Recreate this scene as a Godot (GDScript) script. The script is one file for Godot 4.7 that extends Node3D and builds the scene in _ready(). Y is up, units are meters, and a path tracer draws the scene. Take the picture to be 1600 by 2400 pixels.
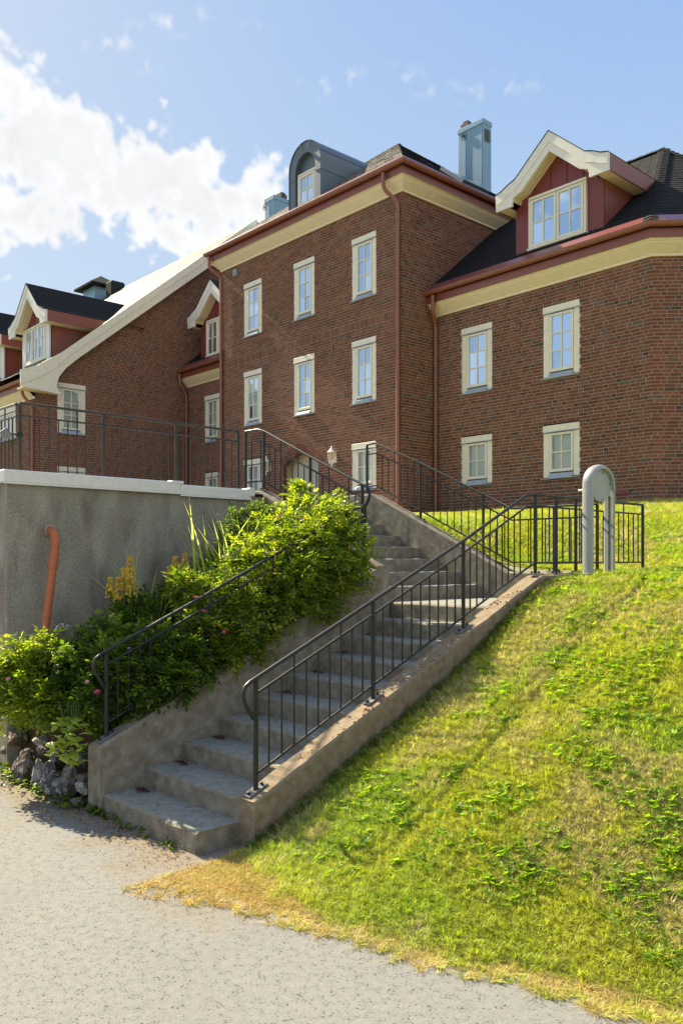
extends Node3D
# A brick apartment house on a slope, a concrete stair with iron railings, a planted bed and a lawn.
# Lengths in metres. Two frames: the building frame (x along the facade, z out of it) and the stair frame,
# in which p runs up the lower flight, q across it to the bed, and heights count from the eye.

const K := 1.05
const EYE := 2.128 * K
const FOCAL := 1975.4
const HORIZON := 1312.8
const BTURN := deg_to_rad(42.059 - 90.0)
const BAT := Vector3(1.496, 0.0, -20.718)
const STURN := deg_to_rad(-46.553)
const SAT := Vector3(-1.067 * K, 0.0, -6.085 * K)
const SB := deg_to_rad(46.553)
const LAWN := [-0.816,6.374,-0.136945,-0.671,6.511,-0.033024,-0.206,6.951,0.037054,0.175,7.312,-0.012403,0.556,7.673,0.015143,0.937,8.034,-0.036684,1.318,8.395,-0.024214,1.547,8.612,-0.049180,2.081,9.117,0.109457,2.538,9.551,-0.001748,3.300,10.273,-0.173634,4.063,10.995,-0.118654,-1.306,5.821,0.094061,-0.973,5.636,0.066245,-0.685,5.523,0.028653,-0.442,5.395,-0.062410,-0.258,5.210,0.039535,-0.008,5.037,0.026195,0.231,4.914,-0.117577,0.475,4.695,0.098291,0.861,4.559,-0.078789,1.168,4.378,-0.046286,1.418,4.187,0.060507,1.655,4.086,-0.055482,2.600,3.700,-0.074192,4.000,3.200,-0.173695,6.000,2.600,-0.248666,-1.556,5.271,-0.026537,-0.935,4.973,-0.042185,-0.508,4.660,0.025608,-0.019,4.364,0.004972,0.611,4.009,0.006422,1.168,3.637,0.032887,2.350,3.150,0.082195,5.750,2.050,-0.004507,0.789,5.595,0.055014,1.628,6.389,0.030631,2.543,7.255,0.023553,3.381,8.050,0.017620,4.372,8.988,0.024384,5.820,10.360,0.061458,2.333,4.743,0.013812,3.172,5.538,-0.028216,4.087,6.404,-0.024492,4.925,7.198,0.018834,5.916,8.137,-0.031537,7.365,9.509,-0.014201,4.299,3.568,0.228994,5.138,4.363,0.010027,6.053,5.229,0.005912,6.891,6.023,0.032442,7.882,6.962,-0.016335,9.331,8.334,0.001784,6.562,2.096,0.171909,7.401,2.890,0.001105,8.315,3.757,-0.013867,9.154,4.551,0.033076,10.145,5.490,-0.017777,11.593,6.862,0.001069,3.240,10.519,0.208155,2.374,11.434,-0.064270,1.796,12.044,-0.027591,1.074,12.806,0.114093,0.496,13.416,-0.019915,-0.370,14.331,0.020057,2.387,21.522,-0.000539,3.727,20.037,0.000524,5.067,18.552,-0.003045,6.339,17.141,0.014669,9.588,16.974,-0.001804,12.929,19.989,-0.004811,0.156,22.203,-0.003788,0.754,20.048,0.004957,13.102,12.333,0.003259,20.834,11.228,-0.000922,1.200,14.500,-0.043633,1.600,17.000,-0.004139,4.000,14.000,0.029041,4.500,16.300,-0.013226,7.000,14.000,-0.002683]
const LAWN_PLANE := [2.553888,0.084285,0.130550]

var M := {}
var names := {}
var rng := RandomNumberGenerator.new()
var T0 := 0

# ---------------------------------------------------------------- mesh helpers
class MB:
	var v := PackedVector3Array()
	var n := PackedVector3Array()
	var c := PackedColorArray()
	var col := Color(1, 1, 1)
	var colored := false
	func tri_n(a: Vector3, b: Vector3, d: Vector3, na: Vector3, nb: Vector3, nd: Vector3) -> void:
		if (b - a).cross(d - a).dot(na + nb + nd) > 0.0:      # front faces run clockwise
			var t := b
			b = d
			d = t
			t = nb
			nb = nd
			nd = t
		v.append(a); v.append(b); v.append(d)
		n.append(na); n.append(nb); n.append(nd)
		if colored:
			c.append(col); c.append(col); c.append(col)
	func face(a: Vector3, b: Vector3, d: Vector3, e: Vector3, out: Vector3) -> void:
		var g := (b - a).cross(d - a)
		if g.length_squared() < 1e-18:
			g = (d - a).cross(e - a)
		if g.dot(out) < 0.0:
			g = -g
			var t := b
			b = e
			e = t
		g = g.normalized()
		tri_n(a, d, b, g, g, g)
		tri_n(a, e, d, g, g, g)
	func face_n(a: Vector3, b: Vector3, d: Vector3, e: Vector3, nn: Vector3) -> void:
		var g := (b - a).cross(d - a)
		if g.dot(nn) < 0.0:
			var t := b
			b = e
			e = t
		tri_n(a, d, b, nn, nn, nn)
		tri_n(a, e, d, nn, nn, nn)
	func tri(a: Vector3, b: Vector3, d: Vector3, out: Vector3) -> void:
		var g := (b - a).cross(d - a)
		if g.dot(out) < 0.0:
			g = -g
			var t := b
			b = d
			d = t
		g = g.normalized()
		tri_n(a, d, b, g, g, g)
	func box(lo: Vector3, hi: Vector3, xf := Transform3D.IDENTITY) -> void:
		var k := []
		for i in 8:
			k.append(xf * Vector3(hi.x if i & 1 else lo.x, hi.y if i & 2 else lo.y, hi.z if i & 4 else lo.z))
		var b := xf.basis
		face(k[0], k[1], k[3], k[2], -b.z)
		face(k[4], k[5], k[7], k[6], b.z)
		face(k[0], k[2], k[6], k[4], -b.x)
		face(k[1], k[3], k[7], k[5], b.x)
		face(k[0], k[1], k[5], k[4], -b.y)
		face(k[2], k[3], k[7], k[6], b.y)
	func bevel_box(lo: Vector3, hi: Vector3, e: float, xf := Transform3D.IDENTITY) -> void:
		# a box whose edges along all three axes are cut at 45 degrees
		var mid := (lo + hi) / 2.0
		var pts := []
		for i in 8:
			var s := Vector3(1 if i & 1 else -1, 1 if i & 2 else -1, 1 if i & 4 else -1)
			var k := mid + s * (hi - lo) / 2.0
			pts.append([k - Vector3(0, s.y * e, s.z * e), k - Vector3(s.x * e, 0, s.z * e), k - Vector3(s.x * e, s.y * e, 0)])
		var cm := xf * mid
		for f in [[0, 2, 6, 4, 0], [1, 3, 7, 5, 0], [0, 1, 5, 4, 1], [2, 3, 7, 6, 1], [0, 1, 3, 2, 2], [4, 5, 7, 6, 2]]:
			var q := []
			for j in 4:
				q.append(xf * pts[f[j]][f[4]])
			face(q[0], q[1], q[2], q[3], (q[0] + q[2]) / 2.0 - cm)
		for ed in [[0, 1, 1, 2], [2, 3, 1, 2], [4, 5, 1, 2], [6, 7, 1, 2], [0, 2, 0, 2], [1, 3, 0, 2], [4, 6, 0, 2], [5, 7, 0, 2], [0, 4, 0, 1], [1, 5, 0, 1], [2, 6, 0, 1], [3, 7, 0, 1]]:
			var a: Vector3 = xf * pts[ed[0]][ed[2]]
			var b: Vector3 = xf * pts[ed[1]][ed[2]]
			var d: Vector3 = xf * pts[ed[1]][ed[3]]
			var g: Vector3 = xf * pts[ed[0]][ed[3]]
			face(a, b, d, g, (a + d) / 2.0 - cm)
		for p in pts:
			tri(xf * p[0], xf * p[1], xf * p[2], xf * p[0] - cm)
	func tube(path: Array, r: float, sides := 8, r_end := -1.0, flat := 1.0) -> void:
		var m := path.size()
		var up := Vector3.UP
		var d0: Vector3 = (path[1] - path[0]).normalized()
		if absf(d0.dot(up)) > 0.95:
			up = Vector3.RIGHT
		var side := d0.cross(up).normalized()
		var prev_p := []
		var prev_n := []
		for i in m:
			var d: Vector3 = (path[mini(i + 1, m - 1)] - path[maxi(i - 1, 0)]).normalized()
			side = (side - d * side.dot(d)).normalized()
			var top := side.cross(d)
			var rr := r if r_end < 0.0 else lerpf(r, r_end, float(i) / (m - 1))
			var ps := []
			var ns := []
			for j in sides:
				var a := TAU * j / sides
				var nn := side * cos(a) + top * sin(a)
				ps.append(path[i] + side * cos(a) * rr + top * sin(a) * rr * flat)
				ns.append(nn)
			if i > 0:
				for j in sides:
					var k := (j + 1) % sides
					tri_n(prev_p[j], ps[k], ps[j], prev_n[j], ns[k], ns[j])
					tri_n(prev_p[j], prev_p[k], ps[k], prev_n[j], prev_n[k], ns[k])
			if i == 0 or i == m - 1:
				var o: Vector3 = -d if i == 0 else d
				for j in sides:
					tri(path[i], ps[j], ps[(j + 1) % sides], o)
			prev_p = ps
			prev_n = ns
	func lathe(profile: Array, at: Vector3, sides := 16, smooth := true, xf := Basis.IDENTITY) -> void:
		# profile: Vector2(radius, height) from bottom to top
		for i in profile.size() - 1:
			var p0: Vector2 = profile[i]
			var p1: Vector2 = profile[i + 1]
			var nr := Vector2(p1.y - p0.y, p0.x - p1.x).normalized()
			for j in sides:
				var a0 := TAU * j / sides
				var a1 := TAU * (j + 1) / sides
				var d0 := Vector3(cos(a0), 0, sin(a0))
				var d1 := Vector3(cos(a1), 0, sin(a1))
				var a: Vector3 = at + xf * (d0 * p0.x + Vector3.UP * p0.y)
				var b: Vector3 = at + xf * (d1 * p0.x + Vector3.UP * p0.y)
				var d: Vector3 = at + xf * (d1 * p1.x + Vector3.UP * p1.y)
				var e: Vector3 = at + xf * (d0 * p1.x + Vector3.UP * p1.y)
				if smooth:
					var n0: Vector3 = xf * (d0 * nr.x + Vector3.UP * nr.y)
					var n1: Vector3 = xf * (d1 * nr.x + Vector3.UP * nr.y)
					tri_n(a, b, d, n0, n1, n1)
					tri_n(a, d, e, n0, n1, n0)
				else:
					face(a, b, d, e, xf * ((d0 + d1) * nr.x + Vector3.UP * nr.y))
	func prism(poly: PackedVector2Array, xf: Transform3D, z0: float, z1: float) -> void:
		# polygon in the frame's xy plane, from z0 to z1
		var idx := Geometry2D.triangulate_polygon(poly)
		for i in range(0, idx.size(), 3):
			for z in [z0, z1]:
				var a := poly[idx[i]]
				var b := poly[idx[i + 1]]
				var d := poly[idx[i + 2]]
				tri(xf * Vector3(a.x, a.y, z), xf * Vector3(b.x, b.y, z), xf * Vector3(d.x, d.y, z), xf.basis.z * (1.0 if z == z1 else -1.0) * signf(z1 - z0))
		var turn := 1.0 if not Geometry2D.is_polygon_clockwise(poly) else -1.0
		for i in poly.size():
			var a := poly[i]
			var b := poly[(i + 1) % poly.size()]
			var o := Vector3(b.y - a.y, a.x - b.x, 0) * turn
			face(xf * Vector3(a.x, a.y, z0), xf * Vector3(b.x, b.y, z0), xf * Vector3(b.x, b.y, z1), xf * Vector3(a.x, a.y, z1), xf.basis * o)
	func mesh() -> ArrayMesh:
		var arr := []
		arr.resize(Mesh.ARRAY_MAX)
		arr[Mesh.ARRAY_VERTEX] = v
		arr[Mesh.ARRAY_NORMAL] = n
		if colored:
			arr[Mesh.ARRAY_COLOR] = c
		var m := ArrayMesh.new()
		m.add_surface_from_arrays(Mesh.PRIMITIVE_TRIANGLES, arr)
		return m

func numbered(called: String) -> String:
	names[called] = names.get(called, -1) + 1
	return called if names[called] == 0 else "%s_%03d" % [called, names[called]]

func tag(o: Node3D, label: String, category: String, group := "", kind := "") -> Node3D:
	if label: o.set_meta("label", label)
	if category: o.set_meta("category", category)
	if group: o.set_meta("group", group)
	if kind: o.set_meta("kind", kind)
	return o

func thing(called: String, label: String, category: String, xf := Transform3D.IDENTITY, group := "") -> Node3D:
	var o := Node3D.new()
	o.name = numbered(called)
	o.transform = xf
	add_child(o)
	return tag(o, label, category, group)

func part(parent: Node3D, called: String, mb, m: Material) -> MeshInstance3D:
	var o := MeshInstance3D.new()
	o.name = called if parent != self else numbered(called)
	o.mesh = mb.mesh() if mb is MB else mb
	o.material_override = m
	parent.add_child(o, true)
	return o

func group_part(parent: Node3D, called: String, at := Transform3D.IDENTITY) -> Node3D:
	var o := Node3D.new()
	o.name = called
	o.transform = at
	parent.add_child(o, true)
	return o

func structure(called: String, mb, m: Material) -> MeshInstance3D:
	var o := part(self, called, mb, m)
	o.set_meta("kind", "structure")
	return o

func multi(parent: Node3D, called: String, mesh: Mesh, m: Material, xfs: Array, cols: Array) -> MultiMeshInstance3D:
	var mm := MultiMesh.new()
	mm.transform_format = MultiMesh.TRANSFORM_3D
	mm.use_colors = cols.size() > 0
	mm.mesh = mesh
	mm.instance_count = xfs.size()
	for i in xfs.size():
		mm.set_instance_transform(i, xfs[i])
		if cols.size():
			mm.set_instance_color(i, cols[i])
	var o := MultiMeshInstance3D.new()
	o.name = called if parent != self else numbered(called)
	o.multimesh = mm
	o.material_override = m
	o.set_meta("kind", "stuff")
	parent.add_child(o, true)
	return o

# ---------------------------------------------------------------- frames
func bframe() -> Transform3D:
	return Transform3D(Basis(Vector3.UP, BTURN), BAT)

func sframe() -> Transform3D:
	return Transform3D(Basis(Vector3.UP, STURN), SAT)

func S(p: float, q: float, y: float) -> Vector3:      # stair frame, local
	return Vector3(-q * K, EYE + y * K, -p * K)

func SW(p: float, q: float, y: float) -> Vector3:     # stair frame, world
	return sframe() * S(p, q, y)

func on_q(px: float, py: float, q: float) -> Vector3: # the point (p, q, y) of a photo pixel that lies in the vertical plane q
	var x := (px - 800.0) / FOCAL
	var d := (q + 6.085 * sin(SB) + 1.067 * cos(SB)) / (sin(SB) - cos(SB) * x)
	var p := sin(SB) * (x * d + 1.067) + cos(SB) * (d - 6.085)
	return Vector3(p, q, (HORIZON - py) / FOCAL * d)

func at_q(px: float, py: float, q: float) -> Vector3:
	var k := on_q(px, py, q)
	return SW(k.x, k.y, k.z)

func lawn_y(x: float, d: float) -> float:
	var s: float = LAWN_PLANE[0] + LAWN_PLANE[1] * x + LAWN_PLANE[2] * d
	for i in range(0, LAWN.size(), 3):
		var dx: float = x - LAWN[i]
		var dd: float = d - LAWN[i + 1]
		var r2 := dx * dx + dd * dd + 1e-12
		s += LAWN[i + 2] * r2 * 0.5 * log(r2)
	return s

func to_pixel(w: Vector3) -> Vector2:
	return Vector2(800.0 + FOCAL * w.x / -w.z, HORIZON - FOCAL * (w.y - EYE) / -w.z)

# ---------------------------------------------------------------- materials
func lin(r: float, g: float, b: float) -> Color:
	return Color(r, g, b).linear_to_srgb()

func noise(sd: int, freq: float, oct := 4, type := FastNoiseLite.TYPE_SIMPLEX_SMOOTH) -> FastNoiseLite:
	var f := FastNoiseLite.new()
	f.seed = sd
	f.noise_type = type
	f.frequency = freq
	f.fractal_type = FastNoiseLite.FRACTAL_FBM if oct > 1 else FastNoiseLite.FRACTAL_NONE
	f.fractal_octaves = oct
	return f

func layer(sd: int, freq: float, size: int, oct := 4, type := FastNoiseLite.TYPE_SIMPLEX_SMOOTH) -> PackedByteArray:
	var im := noise(sd, freq, oct, type).get_seamless_image(size, size)
	im.convert(Image.FORMAT_L8)
	return im.get_data()

func texture(im: Image) -> ImageTexture:
	return ImageTexture.create_from_image(im)

func mat(called: String, c: Color, rough: float, metal := 0.0, spec := 0.5) -> StandardMaterial3D:
	var m := StandardMaterial3D.new()
	m.resource_name = called
	m.albedo_color = c
	m.roughness = rough
	m.metallic = metal
	m.metallic_specular = spec
	M[called] = m
	return m

func planar(m: StandardMaterial3D, tex: Texture2D, per_metre: float, world := false) -> StandardMaterial3D:
	m.albedo_texture = tex
	m.uv1_triplanar = true
	m.uv1_world_triplanar = world
	m.uv1_scale = Vector3.ONE * per_metre
	m.uv1_triplanar_sharpness = 6.0
	return m

func relief(m: StandardMaterial3D, tex: Texture2D, cm: float) -> void:
	m.heightmap_enabled = true
	m.heightmap_texture = tex
	m.heightmap_scale = cm

func mix3(a: Vector3, b: Vector3, t: float) -> Vector3:
	return a.lerp(b, clampf(t, 0.0, 1.0))

func smooth(a: float, b: float, x: float) -> float:
	var t := clampf((x - a) / (b - a), 0.0, 1.0)
	return t * t * (3.0 - 2.0 * t)

func to8(v: Vector3) -> Array:
	var c := Color(v.x, v.y, v.z).linear_to_srgb()
	return [int(clampf(c.r, 0, 1) * 255.0), int(clampf(c.g, 0, 1) * 255.0), int(clampf(c.b, 0, 1) * 255.0)]

func ramp_table(stops: Array) -> PackedByteArray:     # [[position 0..1, linear colour], ...] as 256 sRGB entries
	var out := PackedByteArray()
	for i in 256:
		var t := i / 255.0
		var k := 0
		while k < stops.size() - 2 and t > stops[k + 1][0]:
			k += 1
		var f: float = (t - stops[k][0]) / (stops[k + 1][0] - stops[k][0])
		var s := to8(mix3(stops[k][1], stops[k + 1][1], f))
		out.append(s[0]); out.append(s[1]); out.append(s[2])
	return out

func mixed_image(size: int, base: PackedByteArray, table: PackedByteArray, grain: PackedByteArray, grain_amount: float, patches: PackedByteArray, patch_at: int, patch_to: int, patch_table: PackedByteArray) -> Image:
	# colour from a coarse layer, patches with a ragged outline of a second tone, and fine grain over both
	var out := PackedByteArray()
	out.resize(size * size * 3)
	for i in size * size:
		var a := base[i] * 3
		var g := 1.0 + (grain[i] - 128) / 128.0 * grain_amount
		var t := clampf(float(patches[i] - patch_at) / float(patch_to - patch_at), 0.0, 1.0)
		for j in 3:
			out[i * 3 + j] = clampi(int(lerpf(table[a + j], patch_table[a + j], t) * g), 0, 255)
	return Image.create_from_data(size, size, false, Image.FORMAT_RGB8, out)

func grey_texture(sd: int, freq: float, lo: float, hi: float, size := 512, oct := 4) -> ImageTexture:
	var l := layer(sd, freq, size, oct)
	for i in l.size():
		l[i] = int(lerpf(lo, hi, l[i] / 255.0) * 255.0)
	return texture(Image.create_from_data(size, size, false, Image.FORMAT_L8, l))

func make_materials() -> void:
	var z := 512
	var fine := layer(11, 0.45, z, 2)
	var speck := layer(12, 0.16, z, 3)
	var bump := texture(Image.create_from_data(z, z, false, Image.FORMAT_L8, speck))
	# concrete of the stair: grey with brown weathering
	var cb := layer(21, 0.02, z, 6)
	var cp := layer(22, 0.026, z, 7)
	var ct := ramp_table([[0.0, Vector3(.185, .16, .115)], [.5, Vector3(.245, .218, .165)], [1.0, Vector3(.33, .30, .235)]])
	var cq := ramp_table([[0.0, Vector3(.165, .135, .092)], [1.0, Vector3(.24, .195, .14)]])
	var m := planar(mat("concrete", Color.WHITE, 0.92, 0, 0.3), texture(mixed_image(z, cb, ct, fine, 0.34, cp, 100, 205, cq)), 0.55)
	relief(m, bump, 0.5)
	var cp2 := layer(23, 0.03, z, 6)
	m = planar(mat("tread_concrete", Color.WHITE, 0.92, 0, 0.3), texture(mixed_image(z, cb, ramp_table([[0.0, Vector3(.215, .215, .185)], [1.0, Vector3(.30, .30, .265)]]), fine, 0.34, cp2, 150, 230, ramp_table([[0.0, Vector3(.15, .135, .11)], [1.0, Vector3(.21, .19, .155)]]))), 0.6)
	relief(m, bump, 0.5)
	m = planar(mat("stringer_concrete", Color.WHITE, 0.92, 0, 0.3), texture(mixed_image(z, cb, ramp_table([[0.0, Vector3(.20, .16, .108)], [1.0, Vector3(.31, .25, .175)]]), fine, 0.34, cp, 100, 205, ramp_table([[0.0, Vector3(.19, .128, .075)], [1.0, Vector3(.27, .19, .115)]]))), 0.7)
	relief(m, bump, 0.5)
	# rough render of the retaining wall, with a few brown stains
	var wb := layer(31, 0.012, z, 5)
	var wp := layer(32, 0.009, z, 6)
	m = planar(mat("render", Color.WHITE, 0.95, 0, 0.25), texture(mixed_image(z, wb, ramp_table([[0.0, Vector3(.24, .215, .165)], [1.0, Vector3(.38, .345, .27)]]), fine, 0.30, wp, 140, 240, ramp_table([[0.0, Vector3(.15, .118, .092)], [1.0, Vector3(.24, .198, .16)]]))), 0.33)
	m.uv1_scale = Vector3(.42, .15, .42)
	relief(m, bump, 0.6)
	# asphalt with exposed stones and small pits
	z = 1024
	fine = layer(13, 0.35, z, 2)
	speck = layer(14, 0.075, z, 3)
	var ac := layer(41, 0.085, z, 2, FastNoiseLite.TYPE_CELLULAR)
	var ad := layer(42, 0.02, z, 4)
	var as_ := PackedByteArray()
	as_.resize(z * z * 3)
	var ah := PackedByteArray()
	ah.resize(z * z)
	for i in z * z:
		var s := ac[i]
		var k := speck[i]
		var g := 122.0 + (s - 128) * 0.05 + (ad[i] - 128) * 0.05 + (fine[i] - 128) * 0.13
		var hgt := 128.0 + (fine[i] - 128) * 0.25 + (k - 128) * 0.35
		if k + (ad[i] - 128) * 0.35 < 60.0:
			g *= 0.50
			hgt *= 0.6
		elif k > 190:
			g *= 1.05
		as_[i * 3] = mini(int(g * 0.995), 255)
		as_[i * 3 + 1] = mini(int(g * 0.99), 255)
		as_[i * 3 + 2] = mini(int(g * 0.965), 255)
		ah[i] = clampi(int(hgt), 0, 255)
	m = planar(mat("asphalt", Color(1, 1, 1), 0.9, 0, 0.35), texture(Image.create_from_data(z, z, false, Image.FORMAT_RGB8, as_)), 0.62, true)
	m.vertex_color_use_as_albedo = true
	relief(m, texture(Image.create_from_data(z, z, false, Image.FORMAT_L8, ah)), 0.3)
	var grain := grey_texture(51, 0.06, 0.78, 1.0)
	var soft := grey_texture(52, 0.02, 0.94, 1.0)
	planar(mat("soil", lin(.09, .065, .04), 1.0, 0, 0.1), grain, 1.0)
	planar(mat("turf", lin(.38, .36, .085), 1.0, 0, 0.1), grey_texture(53, 0.03, 0.6, 1.0), 0.9, true)
	planar(mat("paving", lin(.30, .28, .25), 0.9), grain, 0.5)
	planar(mat("far_ground", lin(.16, .16, .08), 1.0), soft, 0.1, true)
	planar(mat("mortar", lin(.60, .465, .35), 1.0, 0, 0.2), grain, 2.0)
	var bm := planar(mat("brick", Color(1, 1, 1), 0.88, 0, 0.3), grey_texture(54, 0.05, 0.72, 1.0), 1.1, true)
	bm.vertex_color_use_as_albedo = true
	for i in BRICKS.size():
		var b: Array = BRICKS[i]
		planar(mat("brick%d" % i, lin(b[0], b[1], b[2]), 0.88, 0, 0.3), bm.albedo_texture, 1.1, true)
	planar(mat("cream", lin(.86, .74, .48), 0.55), soft, 0.5)
	planar(mat("trim", lin(.86, .80, .62), 0.5), soft, 0.5)
	planar(mat("barge", lin(.83, .80, .69), 0.5), soft, 0.5)
	planar(mat("coping", lin(.80, .76, .67), 0.45), soft, 0.8)
	planar(mat("red_metal", lin(.24, .062, .036), 0.42, 0.0, 0.6), soft, 0.8)
	planar(mat("gutter_metal", lin(.27, .095, .050), 0.45, 0.0, 0.6), soft, 0.8)
	planar(mat("plum_metal", lin(.25, .07, .075), 0.33, 0.15, 0.7), soft, 0.8)
	planar(mat("red_board", lin(.20, .042, .036), 0.45), soft, 1.2)
	planar(mat("zinc", lin(.40, .45, .49), 0.8, 0.0, 0.25), soft, 1.2)
	planar(mat("dark_zinc", lin(.115, .15, .17), 0.42, 0.3, 0.6), soft, 0.7)
	planar(mat("blue_metal", lin(.24, .40, .50), 0.4, 0.1), soft, 0.8)
	planar(mat("shingle", lin(.020, .020, .020), 0.85, 0, 0.3), grain, 1.3)  # dark copy of the roof felt, for slopes in shade
	planar(mat("sunlit_tan_shingle", lin(.27, .245, .20), 0.75, 0, 0.5), grain, 1.3)  # same felt with sunlight put into its colour, for the pyramid front
	planar(mat("sunlit_pale_shingle", lin(.135, .122, .10), 0.7, 0, 0.5), grain, 1.3)  # dark felt coloured lighter to carry the sun glare on the long slope
	mat("iron", lin(.014, .015, .015), 0.42, 0.0, 0.45)
	mat("worn_iron", lin(.028, .024, .020), 0.38, 0.1, 0.5)
	mat("galvanised", lin(.16, .16, .155), 0.75, 0.0, 0.3)
	mat("lamp_paint", lin(.33, .35, .33), 0.4, 0.1)
	planar(M.lamp_paint, soft, 2.0)
	mat("white_paint", lin(.78, .78, .76), 0.4)
	mat("clay_pipe", lin(.50, .14, .045), 0.5)
	planar(M.clay_pipe, soft, 3.0)
	mat("dark", lin(.015, .015, .016), 0.8)
	mat("blind", lin(.62, .68, .60), 0.8)
	mat("curtain", lin(.50, .53, .46), 0.9)
	mat("door_paint", lin(.55, .52, .40), 0.5)
	var g := mat("mirror_glass", lin(.66, .76, .86), 0.025, 0.92)
	for i in 3:
		mat("mirror_glass%d" % i, [lin(.70, .79, .87), lin(.58, .69, .80), lin(.46, .57, .68)][i], 0.03, [.92, .9, .88][i])
	g = mat("glass", Color(.75, .85, .85, .12), 0.02, 0, 0.9)
	g.transparency = BaseMaterial3D.TRANSPARENCY_ALPHA
	g = mat("amber_glass", Color(.85, .62, .25, .45), 0.1, 0, 0.6)
	g.transparency = BaseMaterial3D.TRANSPARENCY_ALPHA
	for nm in ["leaf", "glossy_leaf", "grass_blade"]:
		m = mat(nm, Color.WHITE, 0.42 if nm != "grass_blade" else 0.6, 0, 0.5)
		m.vertex_color_use_as_albedo = true
		m.backlight_enabled = true
		m.backlight = Color(1.1, 1.12, .6) if nm != "grass_blade" else Color(.8, .85, .5)
	mat("stem", lin(.10, .08, .04), 0.9)
	mat("green_stem", lin(.10, .15, .04), 0.8)
	mat("petal_pink", lin(.55, .035, .17), 0.6)
	mat("petal_pale", lin(.62, .30, .34), 0.6)
	mat("petal_white", lin(.75, .74, .70), 0.6)
	mat("petal_yellow", lin(.72, .46, .015), 0.6)
	for nm in ["petal_pink", "petal_pale", "petal_white", "petal_yellow"]:
		M[nm].backlight_enabled = true
		M[nm].backlight = Color(.5, .5, .5)
	mat("pollen", lin(.55, .35, .05), 0.9)
	mat("dry_petal", lin(.095, .018, .020), 0.8)
	mat("crumb", lin(.26, .13, .055), 1.0)
	for i in STONES.size():
		var b: Array = STONES[i]
		m = planar(mat("stone%d" % i, Color.WHITE, 0.85, 0, 0.35), texture(mixed_image(512, layer(60 + i, 0.01, 512, 5), ramp_table([[0.0, b[0]], [1.0, b[1]]]), layer(70 + i, 0.3, 512, 2), 0.25, layer(80 + i, 0.012, 512, 5), 130, 165, ramp_table([[0.0, b[2]], [1.0, b[2]]]))), 1.6)
		relief(m, texture(Image.create_from_data(512, 512, false, Image.FORMAT_L8, layer(90 + i, 0.03, 512, 5))), 2.0)

const BRICKS := [[.258, .110, .060], [.288, .128, .070], [.226, .096, .054], [.274, .128, .075], [.214, .105, .066], [.135, .090, .066], [.190, .146, .114], [.105, .080, .065]]
const STONES := [[Vector3(0.145, 0.106, 0.079), Vector3(0.224, 0.178, 0.139), Vector3(0.112, 0.066, 0.036)], [Vector3(0.099, 0.086, 0.076), Vector3(0.198, 0.178, 0.158), Vector3(0.066, 0.046, 0.033)], [Vector3(0.330, 0.330, 0.317), Vector3(0.449, 0.449, 0.436), Vector3(0.251, 0.238, 0.218)], [Vector3(0.059, 0.063, 0.066), Vector3(0.125, 0.125, 0.125), Vector3(0.343, 0.343, 0.330)], [Vector3(0.172, 0.165, 0.152), Vector3(0.264, 0.254, 0.238), Vector3(0.132, 0.106, 0.079)]]

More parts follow.
